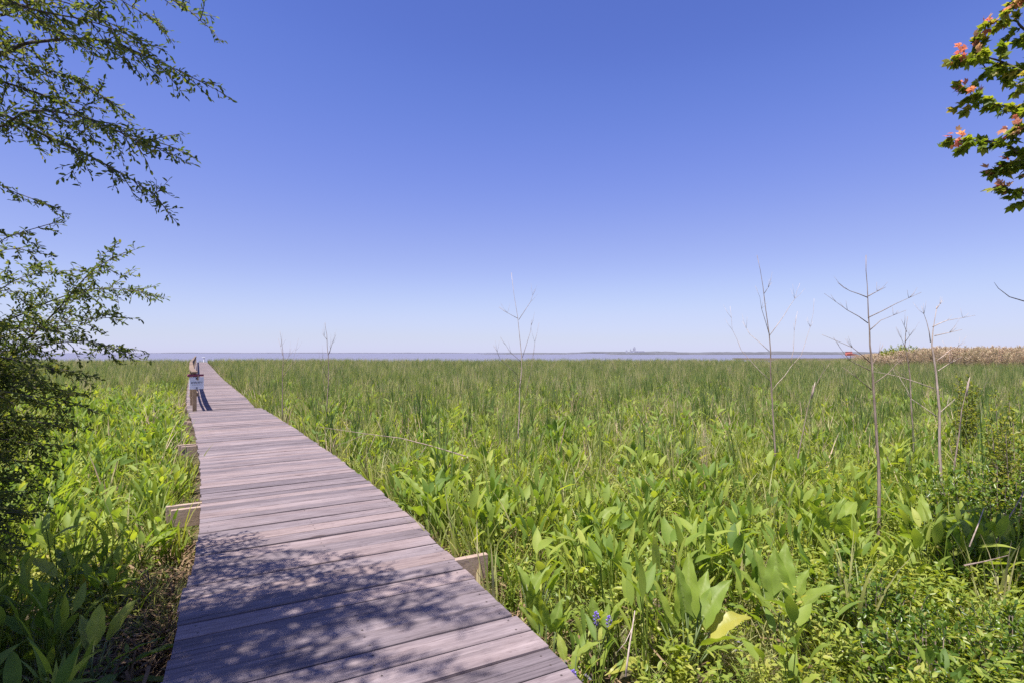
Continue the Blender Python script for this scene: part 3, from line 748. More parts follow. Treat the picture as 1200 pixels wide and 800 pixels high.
# ---- small leaved evergreen at left
random.seed(5)
TX,TY=-4.3,1.25
tree=empty('small_leaved_tree',(TX,TY,GZ)); tag(tree,'dark small leaved evergreen tree with drooping boughs at the left edge','tree')
def rel(o,e): o.location=-Vector(e.location); return o
mb=MB(); tp=[Vector((TX,TY,GZ-.2)),Vector((TX+.05,TY,.6)),Vector((TX-.05,TY+.05,1.8)),Vector((TX+.08,TY+.02,3.2)),Vector((TX+.2,TY-.1,4.6)),Vector((TX+.4,TY-.2,6.0))]
mb.tube(tp,[.17,.14,.125,.10,.07,.04],10); rel(mb.build('trunk',M['bark'],tree,True),tree)
def trunk_at(z):
    for a,b in zip(tp[:-1],tp[1:]):
        if a.z<=z<=b.z: return a.lerp(b,(z-a.z)/(b.z-a.z))
    return tp[-1]
lf=Leafy()
def bough_px(zroot,pl,r=.03,**kw):
    r*=.62
    p1=at(*pl[0]); rt=trunk_at(zroot); pts=[rt,rt.lerp(p1,.4)+Vector((0,0,.12)),rt.lerp(p1,.75)+Vector((0,0,.08))]+[at(*p) for p in pl]
    w=MB(); lf.bough(pts,r,rw=w,**kw); rel(w.build('bough',M['bark'],tree,True),tree)
kw=dict(twig_gap=.046,twig_len=.38,leaf=.029,step=.0165,droop=.35,start=.25)
bough_px(2.9,[(-24,62,2.79),(36,50,2.79),(115,47,2.79),(185,72,2.79),(233,95,2.79)],.028,**kw)
bough_px(3.1,[(-34,20,2.88),(67,-6,2.88),(145,-25,2.88),(210,5,2.88),(239,28,2.88)],.022,**kw)
bough_px(2.8,[(-24,88,2.97),(67,118,2.97),(125,150,2.97),(195,170,2.97)],.018,**kw)
bough_px(2.6,[(-24,125,2.70),(38,152,2.70),(95,178,2.70),(145,205,2.70),(181,228,2.70)],.022,**kw)
bough_px(2.6,[(-24,150,2.61),(36,130,2.61),(105,140,2.61),(160,165,2.61),(191,175,2.61)],.016,**kw)
bough_px(3.2,[(-44,-20,2.52),(36,10,2.52),(105,25,2.52),(160,45,2.52)],.018,**kw)
bough_px(3.3,[(-44,-60,3.06),(67,-50,3.06),(125,-10,3.06),(175,20,3.06)],.018,**kw)
bough_px(3.0,[(-25,45,3.06),(30,72,3.06),(85,92,3.06),(130,120,3.06)],.014,**kw)
bough_px(3.4,[(-30,-10,2.79),(45,-4,2.79),(100,12,2.79),(140,40,2.79)],.014,**kw)
kw2=dict(twig_gap=.06,twig_len=.26,leaf=.031,step=.018,droop=.3,start=.45)
bough_px(2.2,[(-24,210,3.2),(16,225,3.2),(62,242,3.2)],.012,**kw2)
bough_px(2.1,[(-34,290,3.3),(16,275,3.3),(57,263,3.3)],.012,**kw2)
bough_px(2.0,[(-34,300,3.4),(11,292,3.4),(44,296,3.4)],.010,**kw2)
kw3=dict(twig_gap=.036,twig_len=.40,leaf=.033,step=.0175,droop=.15,start=.3)
bough_px(1.5,[(-14,425,3.7),(31,398,3.7),(70,360,3.7),(105,320,3.7),(133,302,3.7)],.022,**kw3)
bough_px(1.5,[(-14,380,3.9),(67,350,3.9),(115,338,3.9),(167,342,3.9)],.018,**kw3)
bough_px(1.5,[(-14,412,3.8),(67,402,3.8),(105,400,3.8),(147,412,3.8)],.016,**kw3)
bough_px(1.6,[(-24,345,3.8),(26,325,3.8),(70,318,3.8)],.014,**kw3)
bough_px(1.4,[(-24,400,3.6),(36,385,3.6),(95,375,3.6),(135,372,3.6)],.014,**kw3)
# dense lower skirt
kw4=dict(twig_gap=.038,twig_len=.46,leaf=.036,step=.018,droop=.2,start=.2,flat=.8)
random.seed(8)
for (x_,y_) in ((100,432),(92,455),(108,470),(80,490),(60,505),(88,520),(70,540),(95,495),(45,560),(62,575),(40,600),(20,620),(10,650),(-5,690),(-10,720),(30,535),(40,470),(10,500),(15,560),(50,440),(-20,600),(-30,650),(20,450),(0,480),(30,490),(-10,530),(5,580),(-15,570),(20,555),(-20,630),(40,515),(60,450),(0,445),(-20,500),(25,640),(10,680),(15,610),(0,660),(20,710),(30,590)):
    Y=random.uniform(3.2,4.2); p=at(x_-32,y_,Y); zr=p.z+random.uniform(.2,.5)
    m=trunk_at(max(-.4,zr)).lerp(p,.55)+Vector((0,random.uniform(-.2,.2),.12))
    w=MB(); lf.bough([trunk_at(max(-.4,zr)),m,p],.014,rw=w,**kw4); rel(w.build('bough',M['bark'],tree,True),tree)
# high canopy, over and left of the frame
random.seed(3)
SHX,SHY=-SUN_H.x/math.tan(SUN_EL),-SUN_H.y/math.tan(SUN_EL)
kw5=dict(twig_gap=.065,twig_len=.50,leaf=.036,step=.017,droop=.2,start=.25,flat=.4)
targets=[(-1.35,4.05),(-.85,4.1),(-.4,4.1),(-1.6,3.5),(-1.1,3.6),(-.6,3.6),(-.15,3.55),(-1.3,3.2),(-.9,3.1),(-.3,3.0),(-1.8,2.9),(-1.3,2.6),(-.8,2.5),(-3.2,3.1),(-2.6,2.7),(-2.1,2.2),(-1.4,1.9),(-.3,2.0),(-3.2,2.3),(-2.8,2.0)]
targets=[(a,b-.33 if b<4.5 else b) for a,b in targets]
targets+=[(random.uniform(-2.3,-.75),random.uniform(2.2,3.4)) for _ in range(17)]+[(random.uniform(-1.6,-.4),random.uniform(3.3,3.8)) for _ in range(4)]
for i,(tx,ty) in enumerate(targets):
    z=random.uniform(4.5,5.9); tip=Vector((tx-SHX*z,ty-SHY*z,z))
    rt=trunk_at(random.uniform(3.3,5.0)); m=rt.lerp(tip,.5)+Vector((random.uniform(-.15,.15),random.uniform(-.15,.15),.35))
    w=MB(); lf.bough([rt,m,tip],.026,rw=w,**kw5); rel(w.build('bough',M['bark'],tree,True),tree)
rel(obj('leaves',lf.leaf_mesh('leaves',M['holly']),tree),tree)
rel(lf.wood.build('twigs',M['bark'],tree),tree)

# ---- maple at right
random.seed(21)
mt=empty('red_tipped_maple',(4.75,3.9,GZ)); tag(mt,'maple bough with red young leaves hanging into the upper right corner','tree')
mb=MB(); tq=[Vector((4.75,3.9,GZ-.2)),Vector((4.7,3.9,1.2)),Vector((4.8,3.85,2.6)),Vector((4.7,3.8,4.2)),Vector((4.8,3.8,5.4))]
mb.tube(tq,[.13,.11,.09,.06,.03],10); rel(mb.build('trunk',M['bark'],mt,True),mt)
ml=Leafy(); mr=Leafy()
def mbough(zr,pl,r=.012):
    rt=Vector((4.75,3.85,zr)); pts=[rt]+[at(*p) for p in pl]
    w=MB(); a=len(ml.P)
    ml.bough(pts,r,twig_gap=.05,twig_len=.20,leaf=.055,step=.03,start=.35,droop=.5,rw=w,sub=False,flat=.45)
    rel(w.build('bough',M['bark'],mt,True),mt)
    tip=pts[-1]; d=(pts[-1]-pts[-2]).normalized()
    for _ in range(12):
        q=tip+d*random.uniform(-.05,.05)+Vector((random.gauss(0,.025),random.gauss(0,.03),random.gauss(.012,.022)))
        mr.P.append(tuple(q)); mr.D.append(tuple((d+Vector((random.gauss(0,.6),random.gauss(0,.6),random.gauss(.1,.6)))).normalized())); mr.L.append(random.uniform(.03,.055))
mbough(3.3,[(1215,45,3.6),(1190,25,3.6),(1165,26,3.6)])
mbough(3.0,[(1215,95,3.5),(1180,75,3.5),(1150,66,3.5),(1128,66,3.5)])
mbough(3.0,[(1215,90,3.7),(1180,85,3.7),(1155,80,3.7),(1146,56,3.7)])
mbough(2.8,[(1215,135,3.5),(1180,125,3.5),(1148,118,3.5),(1136,108,3.5)])
mbough(2.6,[(1215,190,3.5),(1180,170,3.5),(1145,165,3.5),(1118,165,3.5)])
mbough(2.5,[(1215,200,3.6),(1190,192,3.6),(1168,200,3.6)])
mbough(2.4,[(1220,235,3.5),(1195,224,3.5),(1181,222,3.5)])
mbough(3.6,[(1230,0,3.5),(1205,-5,3.5),(1190,5,3.5)])
mbough(2.7,[(1225,140,3.4),(1195,140,3.4),(1190,150,3.4)])
rel(obj('leaves',ml.leaf_mesh('leaves',M['maple'],shape='lobed'),mt),mt)
rel(obj('young_leaves',mr.leaf_mesh('young_leaves',M['maple_red'],shape='lobed'),mt),mt)
rel(ml.wood.build('twigs',M['bark'],mt),mt)
# the bare twig that reaches in from the right
w=MB(); w.tube([Vector((4.7,3.9,2.0)),at(1230,355,3.9),at(1200,353,3.9),at(1183,348,3.9),at(1170,338,3.9),at(1165,331,3.9)],[.008,.006,.004,.003,.002,.001],5); rel(w.build('bare_twig',M['bark_grey'],mt,True),mt)

# ---- shrubs
def shrub(name,loc,h,rx,n,label,mat,leaf=.035,seed=1,group=None,lean=(0,0),ratio=.45,**k2):
    random.seed(seed); e=empty(name,loc); tag(e,label,'shrub',group); l=Leafy(); st=MB()
    for i in range(n):
        a=random.uniform(0,2*PI); r=rx*math.sqrt(random.random()); hh=h*random.uniform(.55,1)*(1-.35*(r/rx)**2)
        tip=Vector((r*math.cos(a)+lean[0],r*math.sin(a)+lean[1],hh)); b=Vector((tip.x*.25,tip.y*.25,-.1))
        kk=dict(twig_gap=.06,twig_len=.16,leaf=leaf,step=leaf*.62,droop=.0,start=.25,sub=False,flat=.5); kk.update(k2)
        l.bough([b,b.lerp(tip,.5)+Vector((tip.x*.12,tip.y*.12,.02)),tip],.006,rw=st,**kk)
    obj('leaves',l.leaf_mesh('leaves',mat,ratio),e)
    st.v+= []; st.build('stems',M['bark_grey'],e); l.wood.build('twigs',M['bark'],e); return e
def g0(px,py,Y,z=GZ): p=at(px,py,Y); return (p.x,p.y,z)
shrub('leafy_shrub',g0(1172,0,5.2),1.12,.66,130,'dark glossy green shrub at the right edge beside the pale dead sapling',M['shrub'],.045,31)
shrub('yellow_shrub',g0(1196,0,5.6),2.0,.36,44,'tall yellow green shrub at the right edge above the dark shrub',M['shrub_y'],.04,32)
shrub('low_shrub',g0(1020,0,3.9),.55,.42,64,'low bright green shrub at the foot of the dark dead sapling',M['shrub'],.044,33)
shrub('low_shrub',g0(1090,0,3.1),.52,.42,64,'low dense green shrub in the lower right corner',M['shrub'],.044,34)
shrub('low_shrub',g0(1185,0,3.3),.58,.40,60,'low reddish tipped green shrub cut by the right edge',M['shrub'],.044,35)
shrub('low_shrub',g0(1000,0,2.75),.40,.32,50,'small yellow green shrub at the bottom right of the photo',M['shrub_y'],.038,36)
shrub('low_shrub',g0(1130,0,4.6),.62,.42,60,'mid green shrub in front of the fallen pink stick',M['shrub'],.044,37)
shrub('sapling_bush',g0(1127,0,9.0),2.15,.18,12,'slim yellow green sapling poking above the reeds near the right edge',M['shrub_y'],.05,38,lean=(.1,0))
e=shrub('distant_bush',g0(1057,0,75),3.15,2.6,110,'round olive bush standing above the tan reeds on the horizon',M['shrub_y'],.22,39,twig_len=.8,twig_gap=.25)

# ---- bare saplings
def sapling(label,Y,trunk,branches,r0,mat,seed,bmat=None,name='dead_sapling',cat='sapling',group='bare dead saplings in the marsh'):
    random.seed(seed); base=at(*trunk[0],Y); e=empty(name,(base.x,base.y,GZ)); tag(e,label,cat,group)
    pts=[Vector((base.x,base.y,GZ-.1))]+[at(*p,Y) for p in trunk] if base.z>GZ+.1 else [at(*p,Y) for p in trunk]
    # subdivide with a little crookedness
    def rough(pts,am):
        o=[pts[0]]
        for a,b in zip(pts[:-1],pts[1:]):
            L=(b-a).length; o.append(a.lerp(b,.5)+Vector((random.gauss(0,am),random.gauss(0,am),0))*L); o.append(b)
        return o
    p2=rough(pts,.012); m=len(p2); mb=MB(); r0*=.74; mb.tube(p2,[max(.003,r0*(1-.93*(i/(m-1))**.9)) for i in range(m)],7); rel(mb.build('trunk',mat,e,True),e)
    for br in branches:
        dz=random.uniform(-.16,.16)*Y/5; n=len(br); bp=[at(px,py,Y+dz*(i/(n-1))) for i,(px,py) in enumerate(br)]
        bp=rough(bp,.02); k=len(bp); r=r0*.27; mb=MB(); mb.tube(bp,[max(.0016,r*(1-.85*i/(k-1))) for i in range(k)],5)
        for _ in range(3):       # side twigs
            i=random.randrange(k//2,k-1); d=(bp[i]-bp[i-1]).normalized(); q=bp[i]
            d2=(d+Vector((random.gauss(0,.6),random.gauss(0,.5),random.uniform(.2,.9)))).normalized(); L=random.uniform(.05,.13)*Y/5
            mb.tube([q,q+d2*L*.5,q+d2*L+Vector((0,0,L*.2))],[.002,.0015,.0008],4)
        rel(mb.build('branch',bmat or mat,e,True),e)
    return e
c8=lambda L:[(840+a*.3,290+b*.3) for a,b in L]; c7=lambda L:[(500+a*.325,300+b*.325) for a,b in L]; c1=lambda L:[(240+a*.2,380+b*.2) for a,b in L]
sapling('tall dark dead sapling with wide level twigs, right of the lone orange boat',5.4,[(1029,650),(1030,610)]+c8([(632,830),(622,700),(605,440),(598,380),(592,260),(588,150),(583,30)]),
  [c8(b) for b in ([(590,295),(510,245),(420,180)],[(590,275),(700,220),(800,175)],[(595,325),(640,285),(740,245)],[(588,195),(520,170),(475,140)],[(592,190),(660,155)],[(600,450),(530,390),(410,340)],[(615,530),(670,490),(730,430),(760,400)],[(605,460),(650,380)],[(600,480),(520,440),(455,350)],[(605,555),(490,465)])],.026,M['bark_grey'],1,M['bark_grey'])
sapling('pale grey barked dead sapling standing left of the dark shrub at right',6.2,[(1103,572)]+c8([(870,790),(855,480),(840,380),(845,320),(860,230)]),
  [c8(b) for b in ([(843,310),(900,285),(1010,265)],[(835,370),(820,290),(800,230)],[(865,480),(960,425)],[(850,550),(700,500),(600,480)],[(860,660),(760,590),(710,500)],[(865,650),(930,590)],[(860,440),(910,400),(970,370)],[(850,345),(960,320)],[(858,240),(880,205)])],.030,M['bark_pale'],2)
sapling('thin dead sapling with upswept branches, directly left of the leaning broken snag',7.8,[(909,545)]+c8([(228,790),(210,480),(205,340),(180,150),(157,30)]),
  [c8(b) for b in ([(210,520),(130,440),(95,400),(60,320),(52,230)],[(205,345),(260,270),(305,200),(325,140)],[(205,405),(130,340),(100,290)],[(205,340),(175,240),(150,150)],[(215,560),(265,500),(330,420),(365,310),(380,200)],[(290,450),(300,400),(315,250)],[(185,180),(215,135)])],.026,M['bark_grey'],3,M['bark_pale'])
sapling('lone grey dead sapling standing mid marsh in front of the open water',9.5,[(608,530)]+c7([(330,640),(335,480),(343,370),(328,220),(305,60)]),
  [c7(b) for b in ([(330,430),(265,370),(240,320)],[(332,230),(375,165),(390,120)],[(328,225),(260,185)],[(345,365),(375,270),(378,230)],[(338,560),(375,420),(390,310),(405,240)],[(340,380),(305,350),(265,290)],[(333,470),(350,430)])],.026,M['bark_pale'],4,M['bark_grey'])
sapling('short thin dead sapling, the first one right of the boardwalk',14,[(331,480)]+c1([(455,400),(460,200),(450,100),(440,40)]),
  [c1(b) for b in ([(460,300),(510,230),(550,80)],[(455,180),(430,80)],[(460,240),(530,140)])],.026,M['bark_grey'],5)
sapling('twiggy dead sapling, the second one right of the boardwalk',12.5,[(383,500)]+c1([(715,480),(725,200),(715,60),(703,-10)]),
  [c1(b) for b in ([(720,320),(680,230),(700,160)],[(725,330),(800,240)],[(730,170),(770,60)],[(715,420),(695,330),(690,260)],[(716,90),(685,50)],[(722,180),(748,110)])],.028,M['bark_grey'],6)
sapling('faint grey dead sapling between the two nearest dead saplings at right',9,[(1071,520)]+c8([(765,700),(755,500),(735,380),(738,330),(745,270)]),
  [c8(b) for b in ([(740,400),(700,310)],[(748,450),(790,390)],[(755,520),(700,480),(660,440)],[(735,370),(770,320)],[(742,330),(720,280)])],.026,M['bark_grey'],7)
# broken leaning snags
sapling('leaning broken snag with a pale torn tip, beside the upswept sapling',7.4,[(928,575),(936,530),(946,480),(953,452)],[[(953,458),(962,440),(973,425)]],.024,M['bark_grey'],8,name='broken_snag',cat='snag',group='broken leaning snags')
sapling('leaning broken snag with a pale torn tip, right of the pale barked sapling',6.6,[(1114,590),(1119,540),(1127,480),(1135,446)],[[(1120,545),(1112,520)]],.026,M['bark_grey'],9,name='broken_snag',cat='snag',group='broken leaning snags')
def torn(px,py,Y,e,r):
    mb=MB(); p=at(px,py,Y); mb.tube([p+Vector((-.02,0,-.14)),p+Vector((0,0,-.03)),p+Vector((.012,0,.03)),p+Vector((.03,0,.10))],[r*.7,r*.95,r*.6,r*.08],5); mb.tube([p+Vector((.01,0,-.05)),p+Vector((-.012,0,.05))],[r*.5,r*.05],4); rel(mb.build('torn_tip',M['bark_pale'],e,True),e)
for o in list(C.objects):
    if o.name=='broken_snag': torn(953,455,7.4,o,.014)
    if o.name=='broken_snag.001': torn(1134,450,6.6,o,.015)
# dead sticks and a fallen sapling
def stick(label,pts,r,mat,seed,name='dead_stick',cat='stick',side=()):
    random.seed(seed); P=[at(*p) for p in pts]; mb=MB(); m=len(P); e=P[0]
    mb.tube([p-e for p in P],[r*(1-.6*i/(m-1)) for i in range(m)],6)
    for s_ in side:
        Q=[at(*p) for p in s_]; k=len(Q); mb.tube([p-e for p in Q],[r*.45*(1-.7*i/(k-1)) for i in range(k)],5)
    o=mb.build(name,mat,None,True); o.location=e; tag(o,label,cat); return o
stick('long pale fallen sapling lying in the plants beside the boardwalk',[(545,534,7.2),(505,522,7.8),(470,513,8.4),(430,508,9.0),(375,500,9.8)],.010,M['bark_grey'],1,'fallen_sapling','fallen sapling',
  side=([(462,512,8.5),(455,530,8.4),(450,545,8.2)],[(440,509,8.8),(432,528,8.7),(424,548,8.5)],[(430,508,9.0),(405,518,8.9),(388,523,8.9)],[(480,515,8.3),(478,490,8.4)],[(500,521,7.9),(488,540,7.8)],[(452,511,8.6),(440,490,8.7)]))
stick('short grey pink piece of fallen log lying among the broad leaves mid marsh',[(536,540,9.2),(552,535,9.3),(572,530,9.5)],.06,M['bark_pale'],2,'fallen_log','log')
stick('upright bent dead stalk between the boardwalk and the big arum plant',[(733,792,2.75),(737,760,2.8),(741,735,2.85),(744,715,2.9)],.006,M['bark_pale'],3,side=([(741,735,2.85),(733,752,2.8),(722,765,2.8)],))
stick('pinkish fallen stick in the dark gap beneath the right edge shrub',[(1130,662,3.9),(1155,657,3.95),(1182,650,4.0)],.007,M['bark_grey'],4)
stick('thin leaning dead stick against the dark shrub at right',[(1136,640,4.2),(1146,615,4.25),(1153,595,4.3)],.006,M['bark_pale'],5)
stick('dark crooked dead twig crossing the dark shrub at right',[(1165,640,4.4),(1180,610,4.5),(1192,590,4.5),(1200,575,4.6)],.007,M['bark_grey'],6)

# ---- individual big leaved plants near the boardwalk
def lance_hi(base,az,pitch,L,W,prof,droop,roll,wave):
    rows,cols=22,9; V=[];Fq=[];A=[]; q=Matrix.Rotation(az,3,'Z'); pos=Vector(base); a=pitch; ph=random.random()*6
    cup=random.uniform(.12,.42)
    for k in range(rows+1):
        t=k/rows; w=np.interp(t,prof[0],prof[1])*W*.5*(1+.05*math.sin(k*1.3+ph))
        d=q@Vector((math.cos(a),0,math.sin(a))); up=q@Vector((-math.sin(a),0,math.cos(a))); sd=q@Vector((0,1,0))
        sd2=sd*math.cos(roll)+up*math.sin(roll); up2=up*math.cos(roll)-sd*math.sin(roll)
        for c in range(cols):
            u=2*c/(cols-1)-1; au=abs(u)
            back=-prof[2]*L*(au**1.3)*max(0,1-t*4)
            ph2=(t*9-au*2.6)                      # side veins sweep forward
            vein=max(0,1-abs(ph2-round(ph2))*5)*.55*(1-.4*au); vein=max(vein,1 if au<.05 else 0)
            z=cup*w*au**1.3+.010*W*math.cos(2*PI*ph2)*(1-au)*4+wave*W*1.6*au**2*math.sin(k*.75+ph+(2 if u>0 else 0))
            V.append(tuple(pos+sd2*(w*u)+up2*z+d*(back-.18*w*au*0))); A.append(vein)
        pos=pos+d*(L/rows); a-=droop/rows*(.4+1.2*t)
    for k in range(rows):
        for c in range(cols-1): b=k*cols+c; Fq.append((b,b+1,b+cols+1,b+cols))
    return V,Fq,A
def plant(name,label,cat,loc,specs,mat,prof,group=None,seed=0,ymat=None,wave=.03,stem=.007):
    """specs: list of (azimuth, stalk height, lean, blade length, width, pitch, droop[, yellow])"""
    random.seed(seed); e=empty(name,loc); tag(e,label,cat,group)
    for sp in specs:
        az,hp,le,L,W,pi_,dr=sp[:7]; yl=len(sp)>7 and sp[7]
        b=(random.uniform(-.04,.04),random.uniform(-.04,.04)); top=(b[0]+math.cos(az)*le,b[1]+math.sin(az)*le,hp); mid=(b[0]+math.cos(az)*le*.35,b[1]+math.sin(az)*le*.35,hp*.55)
        mb=MB(); mb.tube([(b[0],b[1],-.06),mid,top],[stem,stem*.85,stem*.6],5); mb.build('stalk',M['stem'],e,True)
        V,Fq,A=lance_hi(top,az,pi_,L,W,prof,dr,random.uniform(-.5,.5),wave)
        me=np_mesh('leaf',V,Fq,ymat if yl else mat,True); me.attributes.new('vein','FLOAT','POINT').data.foreach_set('value',np.array(A,np.float32)); obj('leaf',me,e)
    return e
def rspecs(n,h,l,w,seed,pitch=(.4,1.3),lean=(.06,.22)):
    random.seed(seed); return [(i*2.4+random.uniform(-.4,.4),random.uniform(*h),random.uniform(*lean),random.uniform(*l),random.uniform(*w),random.uniform(*pitch),random.uniform(.2,.9)) for i in range(n)]
# arum clumps: azimuth 0 = right, pi = left, -pi/2 = towards the camera
plant('arum_plant','large arum clump with a yellowing drooping leaf, nearest the camera at centre right','arum',g0(805,0,3.35),
  [(2.2,.40,.10,.30,.12,1.2,.3),(1.6,.45,.06,.30,.13,1.35,.3),(.9,.44,.12,.32,.15,1.1,.5),(2.9,.36,.18,.30,.12,.9,.6),(.15,.38,.20,.30,.15,.55,.9,True),(3.4,.26,.28,.30,.10,.1,.6,True),(-.3,.30,.14,.24,.12,.5,.8),(-1.6,.30,.08,.26,.12,.8,.6),(2.5,.50,.04,.32,.13,1.4,.15),(1.2,.52,.05,.34,.15,1.3,.3),(.4,.46,.16,.32,.15,.9,.6),(-.9,.40,.14,.28,.13,.7,.7),(3.0,.46,.14,.32,.11,1.1,.5),(-2.2,.36,.16,.26,.11,.6,.8)],M['arum'],SAG,seed=1,ymat=M['arum_y'])
plant('arum_plant','upright arum with broad ribbed leaves right of the yellowing arum clump','arum',g0(912,0,3.7),
  [(1.4,.42,.05,.34,.20,1.35,.2),(.5,.36,.14,.30,.17,1.0,.5),(2.6,.38,.12,.30,.14,1.1,.4),(-.6,.22,.2,.22,.12,.3,.8,True),(3.4,.34,.16,.28,.13,.7,.6),(1.0,.48,.08,.34,.16,1.25,.3),(-.2,.42,.16,.30,.15,.8,.6),(2.0,.48,.08,.32,.15,1.3,.3),(-1.4,.38,.14,.28,.14,.7,.6)],M['arum'],SAG,seed=2,ymat=M['arum_y'])
plant('arum_plant','spreading bright arum clump just left of the dark dead sapling foot','arum',g0(975,0,5.0),rspecs(9,(.35,.6),(.24,.32),(.12,.16),3),M['arum'],SAG,seed=3)
plant('arum_plant','bright arum clump at the foot of the pale barked sapling','arum',g0(1085,0,4.9),rspecs(10,(.35,.62),(.24,.34),(.12,.18),4),M['arum'],SAG,seed=4)
plant('arum_plant','arum clump right beside the boardwalk beyond the right hand beam','arum',g0(500,0,5.7),rspecs(10,(.4,.6),(.22,.3),(.10,.15),5),M['arum'],SAG,seed=5)
plant('arum_plant','arum clump with one yellow leaf, second one beyond the right hand beam','arum',g0(580,0,5.4),rspecs(9,(.35,.55),(.22,.3),(.10,.14),6)+[(-1.2,.4,.15,.24,.11,.4,.8,True)],M['arum'],SAG,seed=6,ymat=M['arum_y'])
plant('arum_plant','arum clump between the lone grey sapling and the yellowing arum clump','arum',g0(700,0,5.2),rspecs(9,(.35,.55),(.2,.3),(.10,.14),7),M['arum'],SAG,seed=7)
plant('arum_plant','low arum clump left of the spreading bright arum','arum',g0(850,0,4.8),rspecs(8,(.3,.5),(.2,.3),(.10,.14),8),M['arum'],SAG,seed=8)
# pickerelweed with spikes
def spike(e,x,y,h):
    mb=MB(); mb.tube([(x,y,-.05),(x+.01,y,h*.5),(x+.015,y,h-.08)],.0035,5); mb.build('flower_stalk',M['stem'],e,True)
    mb=MB()
    for k in range(26):
        a=k*2.4; z=h-.085+.085*k/26; r=.015*math.sin(min(1,(k+4)/16)*PI/2)*(1 if k<18 else (27-k)/9)
        p=Vector((x+.015+math.cos(a)*r,y+math.sin(a)*r,z)); mb.tube([p-Vector((0,0,.006)),p,p+Vector((math.cos(a)*.006,math.sin(a)*.006,.005))],[.003,.006,.002],4)
    mb.build('flower_spike',M['flower'],e)
pk=plant('pickerelweed','pickerelweed with a violet flower spike at the boardwalk edge, lowest in the photo','pickerelweed',g0(672,0,2.95),rspecs(8,(.25,.5),(.14,.19),(.05,.07),9,(.8,1.4),(.03,.12)),M['pick'],OVL,'pickerelweed in flower',9,stem=.005); spike(pk,-.02,-.04,.42); 
pk=plant('pickerelweed','pickerelweed with violet spikes standing behind the lowest flowering one','pickerelweed',g0(700,0,3.35),rspecs(9,(.3,.55),(.14,.2),(.05,.075),10,(.8,1.4),(.03,.12)),M['pick'],OVL,'pickerelweed in flower',10,stem=.005); spike(pk,-.03,-.05,.55); spike(pk,.06,.0,.5)
pk=plant('pickerelweed','tall lance leaved pickerelweed closest to the right hand beam','pickerelweed',g0(628,0,3.75),rspecs(10,(.35,.6),(.18,.25),(.075,.10),11,(.9,1.45),(.03,.12)),M['arum'],SAG,'lance leaved plants by the boardwalk',11,stem=.006)
pk=plant('pickerelweed','second lance leaved pickerelweed a step nearer than the beam side one','pickerelweed',g0(640,0,3.3),rspecs(9,(.3,.5),(.16,.22),(.06,.09),12,(.9,1.45),(.03,.12)),M['pick'],SAG,'lance leaved plants by the boardwalk',12,stem=.006)
# left of the boardwalk
plant('arum_plant','shaded broad upright leaves in the lower left beside bare mud','arum',g0(105,0,3.1),[(1.5,.42,.04,.24,.11,1.4,.15),(.3,.34,.14,.30,.09,.5,.4),(.5,.30,.2,.32,.09,.25,.3),(.0,.26,.22,.30,.08,.1,.4),(2.6,.36,.1,.24,.1,1.1,.4),(-.8,.24,.15,.24,.1,.3,.7),(-1.8,.25,.1,.24,.10,.9,.4),(1.0,.42,.1,.26,.09,1.0,.4)],M['pick'],OVL,seed=13)
plant('arum_plant','broad leaved clump in shade in the bottom left corner','arum',g0(75,0,2.7),rspecs(8,(.2,.38),(.18,.26),(.08,.12),14),M['pick'],OVL,seed=14)
plant('arum_plant','sunlit clump of long leaves left of the bare mud patch','arum',g0(90,0,4.0),rspecs(10,(.3,.5),(.2,.3),(.07,.11),15,(.2,.9)),M['pick'],OVL,seed=15)
plant('arum_plant','sunlit clump of broad leaves under the left pair of beams','arum',g0(165,0,5.0),rspecs(10,(.25,.45),(.16,.24),(.07,.11),16,(.2,1.)),M['pick'],OVL,seed=16)
plant('mud_plant','single round young leaf plant at the boardwalk edge by the puddle','plant',g0(192,0,2.85),[(.4,.22,.03,.11,.085,.9,.5),(2.4,.12,.04,.09,.06,.6,.6)],M['arum'],OVL,seed=17)
# tall reed clumps that stand apart
def reed_clump(label,loc,n,h,w,seed,mat=None,spread=.10,lean=(.03,.22)):
    random.seed(seed); e=empty('reed_clump',loc); tag(e,label,'reeds','separate tall reed clumps')
    for i in range(n):
        V=[];Fq=[]; a=random.uniform(0,2*PI); r=random.uniform(0,spread); blade(V,Fq,(r*math.cos(a),r*math.sin(a),-.05),random.uniform(0,2*PI),random.uniform(h*.6,h),random.uniform(*lean),w*random.uniform(.7,1.2),7,2.2)
        obj('blade',np_mesh('blade',V,Fq,mat or M['reed_dark']),e)
reed_clump('tall dark reed clump rising from the broad leaves right of the fallen log',g0(688,0,5.6),16,1.05,.017,1)
reed_clump('dark reed clump left of the lone grey sapling',g0(474,0,11),16,1.75,.022,2)
reed_clump('slim dark reed clump between the two saplings near the boardwalk',g0(370,0,13),12,1.7,.022,3)
reed_clump('dark reeds at the foot of the lone grey sapling',g0(612,0,9.2),18,1.35,.020,4,spread=.2)
reed_clump('leaning dark reeds right of the second broken snag',g0(1150,0,6.8),20,1.85,.022,5,spread=.25,lean=(.1,.4))
reed_clump('dark tall reeds just behind the upswept sapling',g0(912,0,8.4),16,1.55,.022,6,spread=.18)
reed_clump('dark leaning reeds between the second snag and the right edge',g0(1180,0,8.0),20,1.9,.024,7,spread=.4,lean=(.1,.4))
reed_clump('dark reeds at the foot of the faint grey sapling',g0(1068,0,8.6),14,1.3,.020,8,spread=.2)

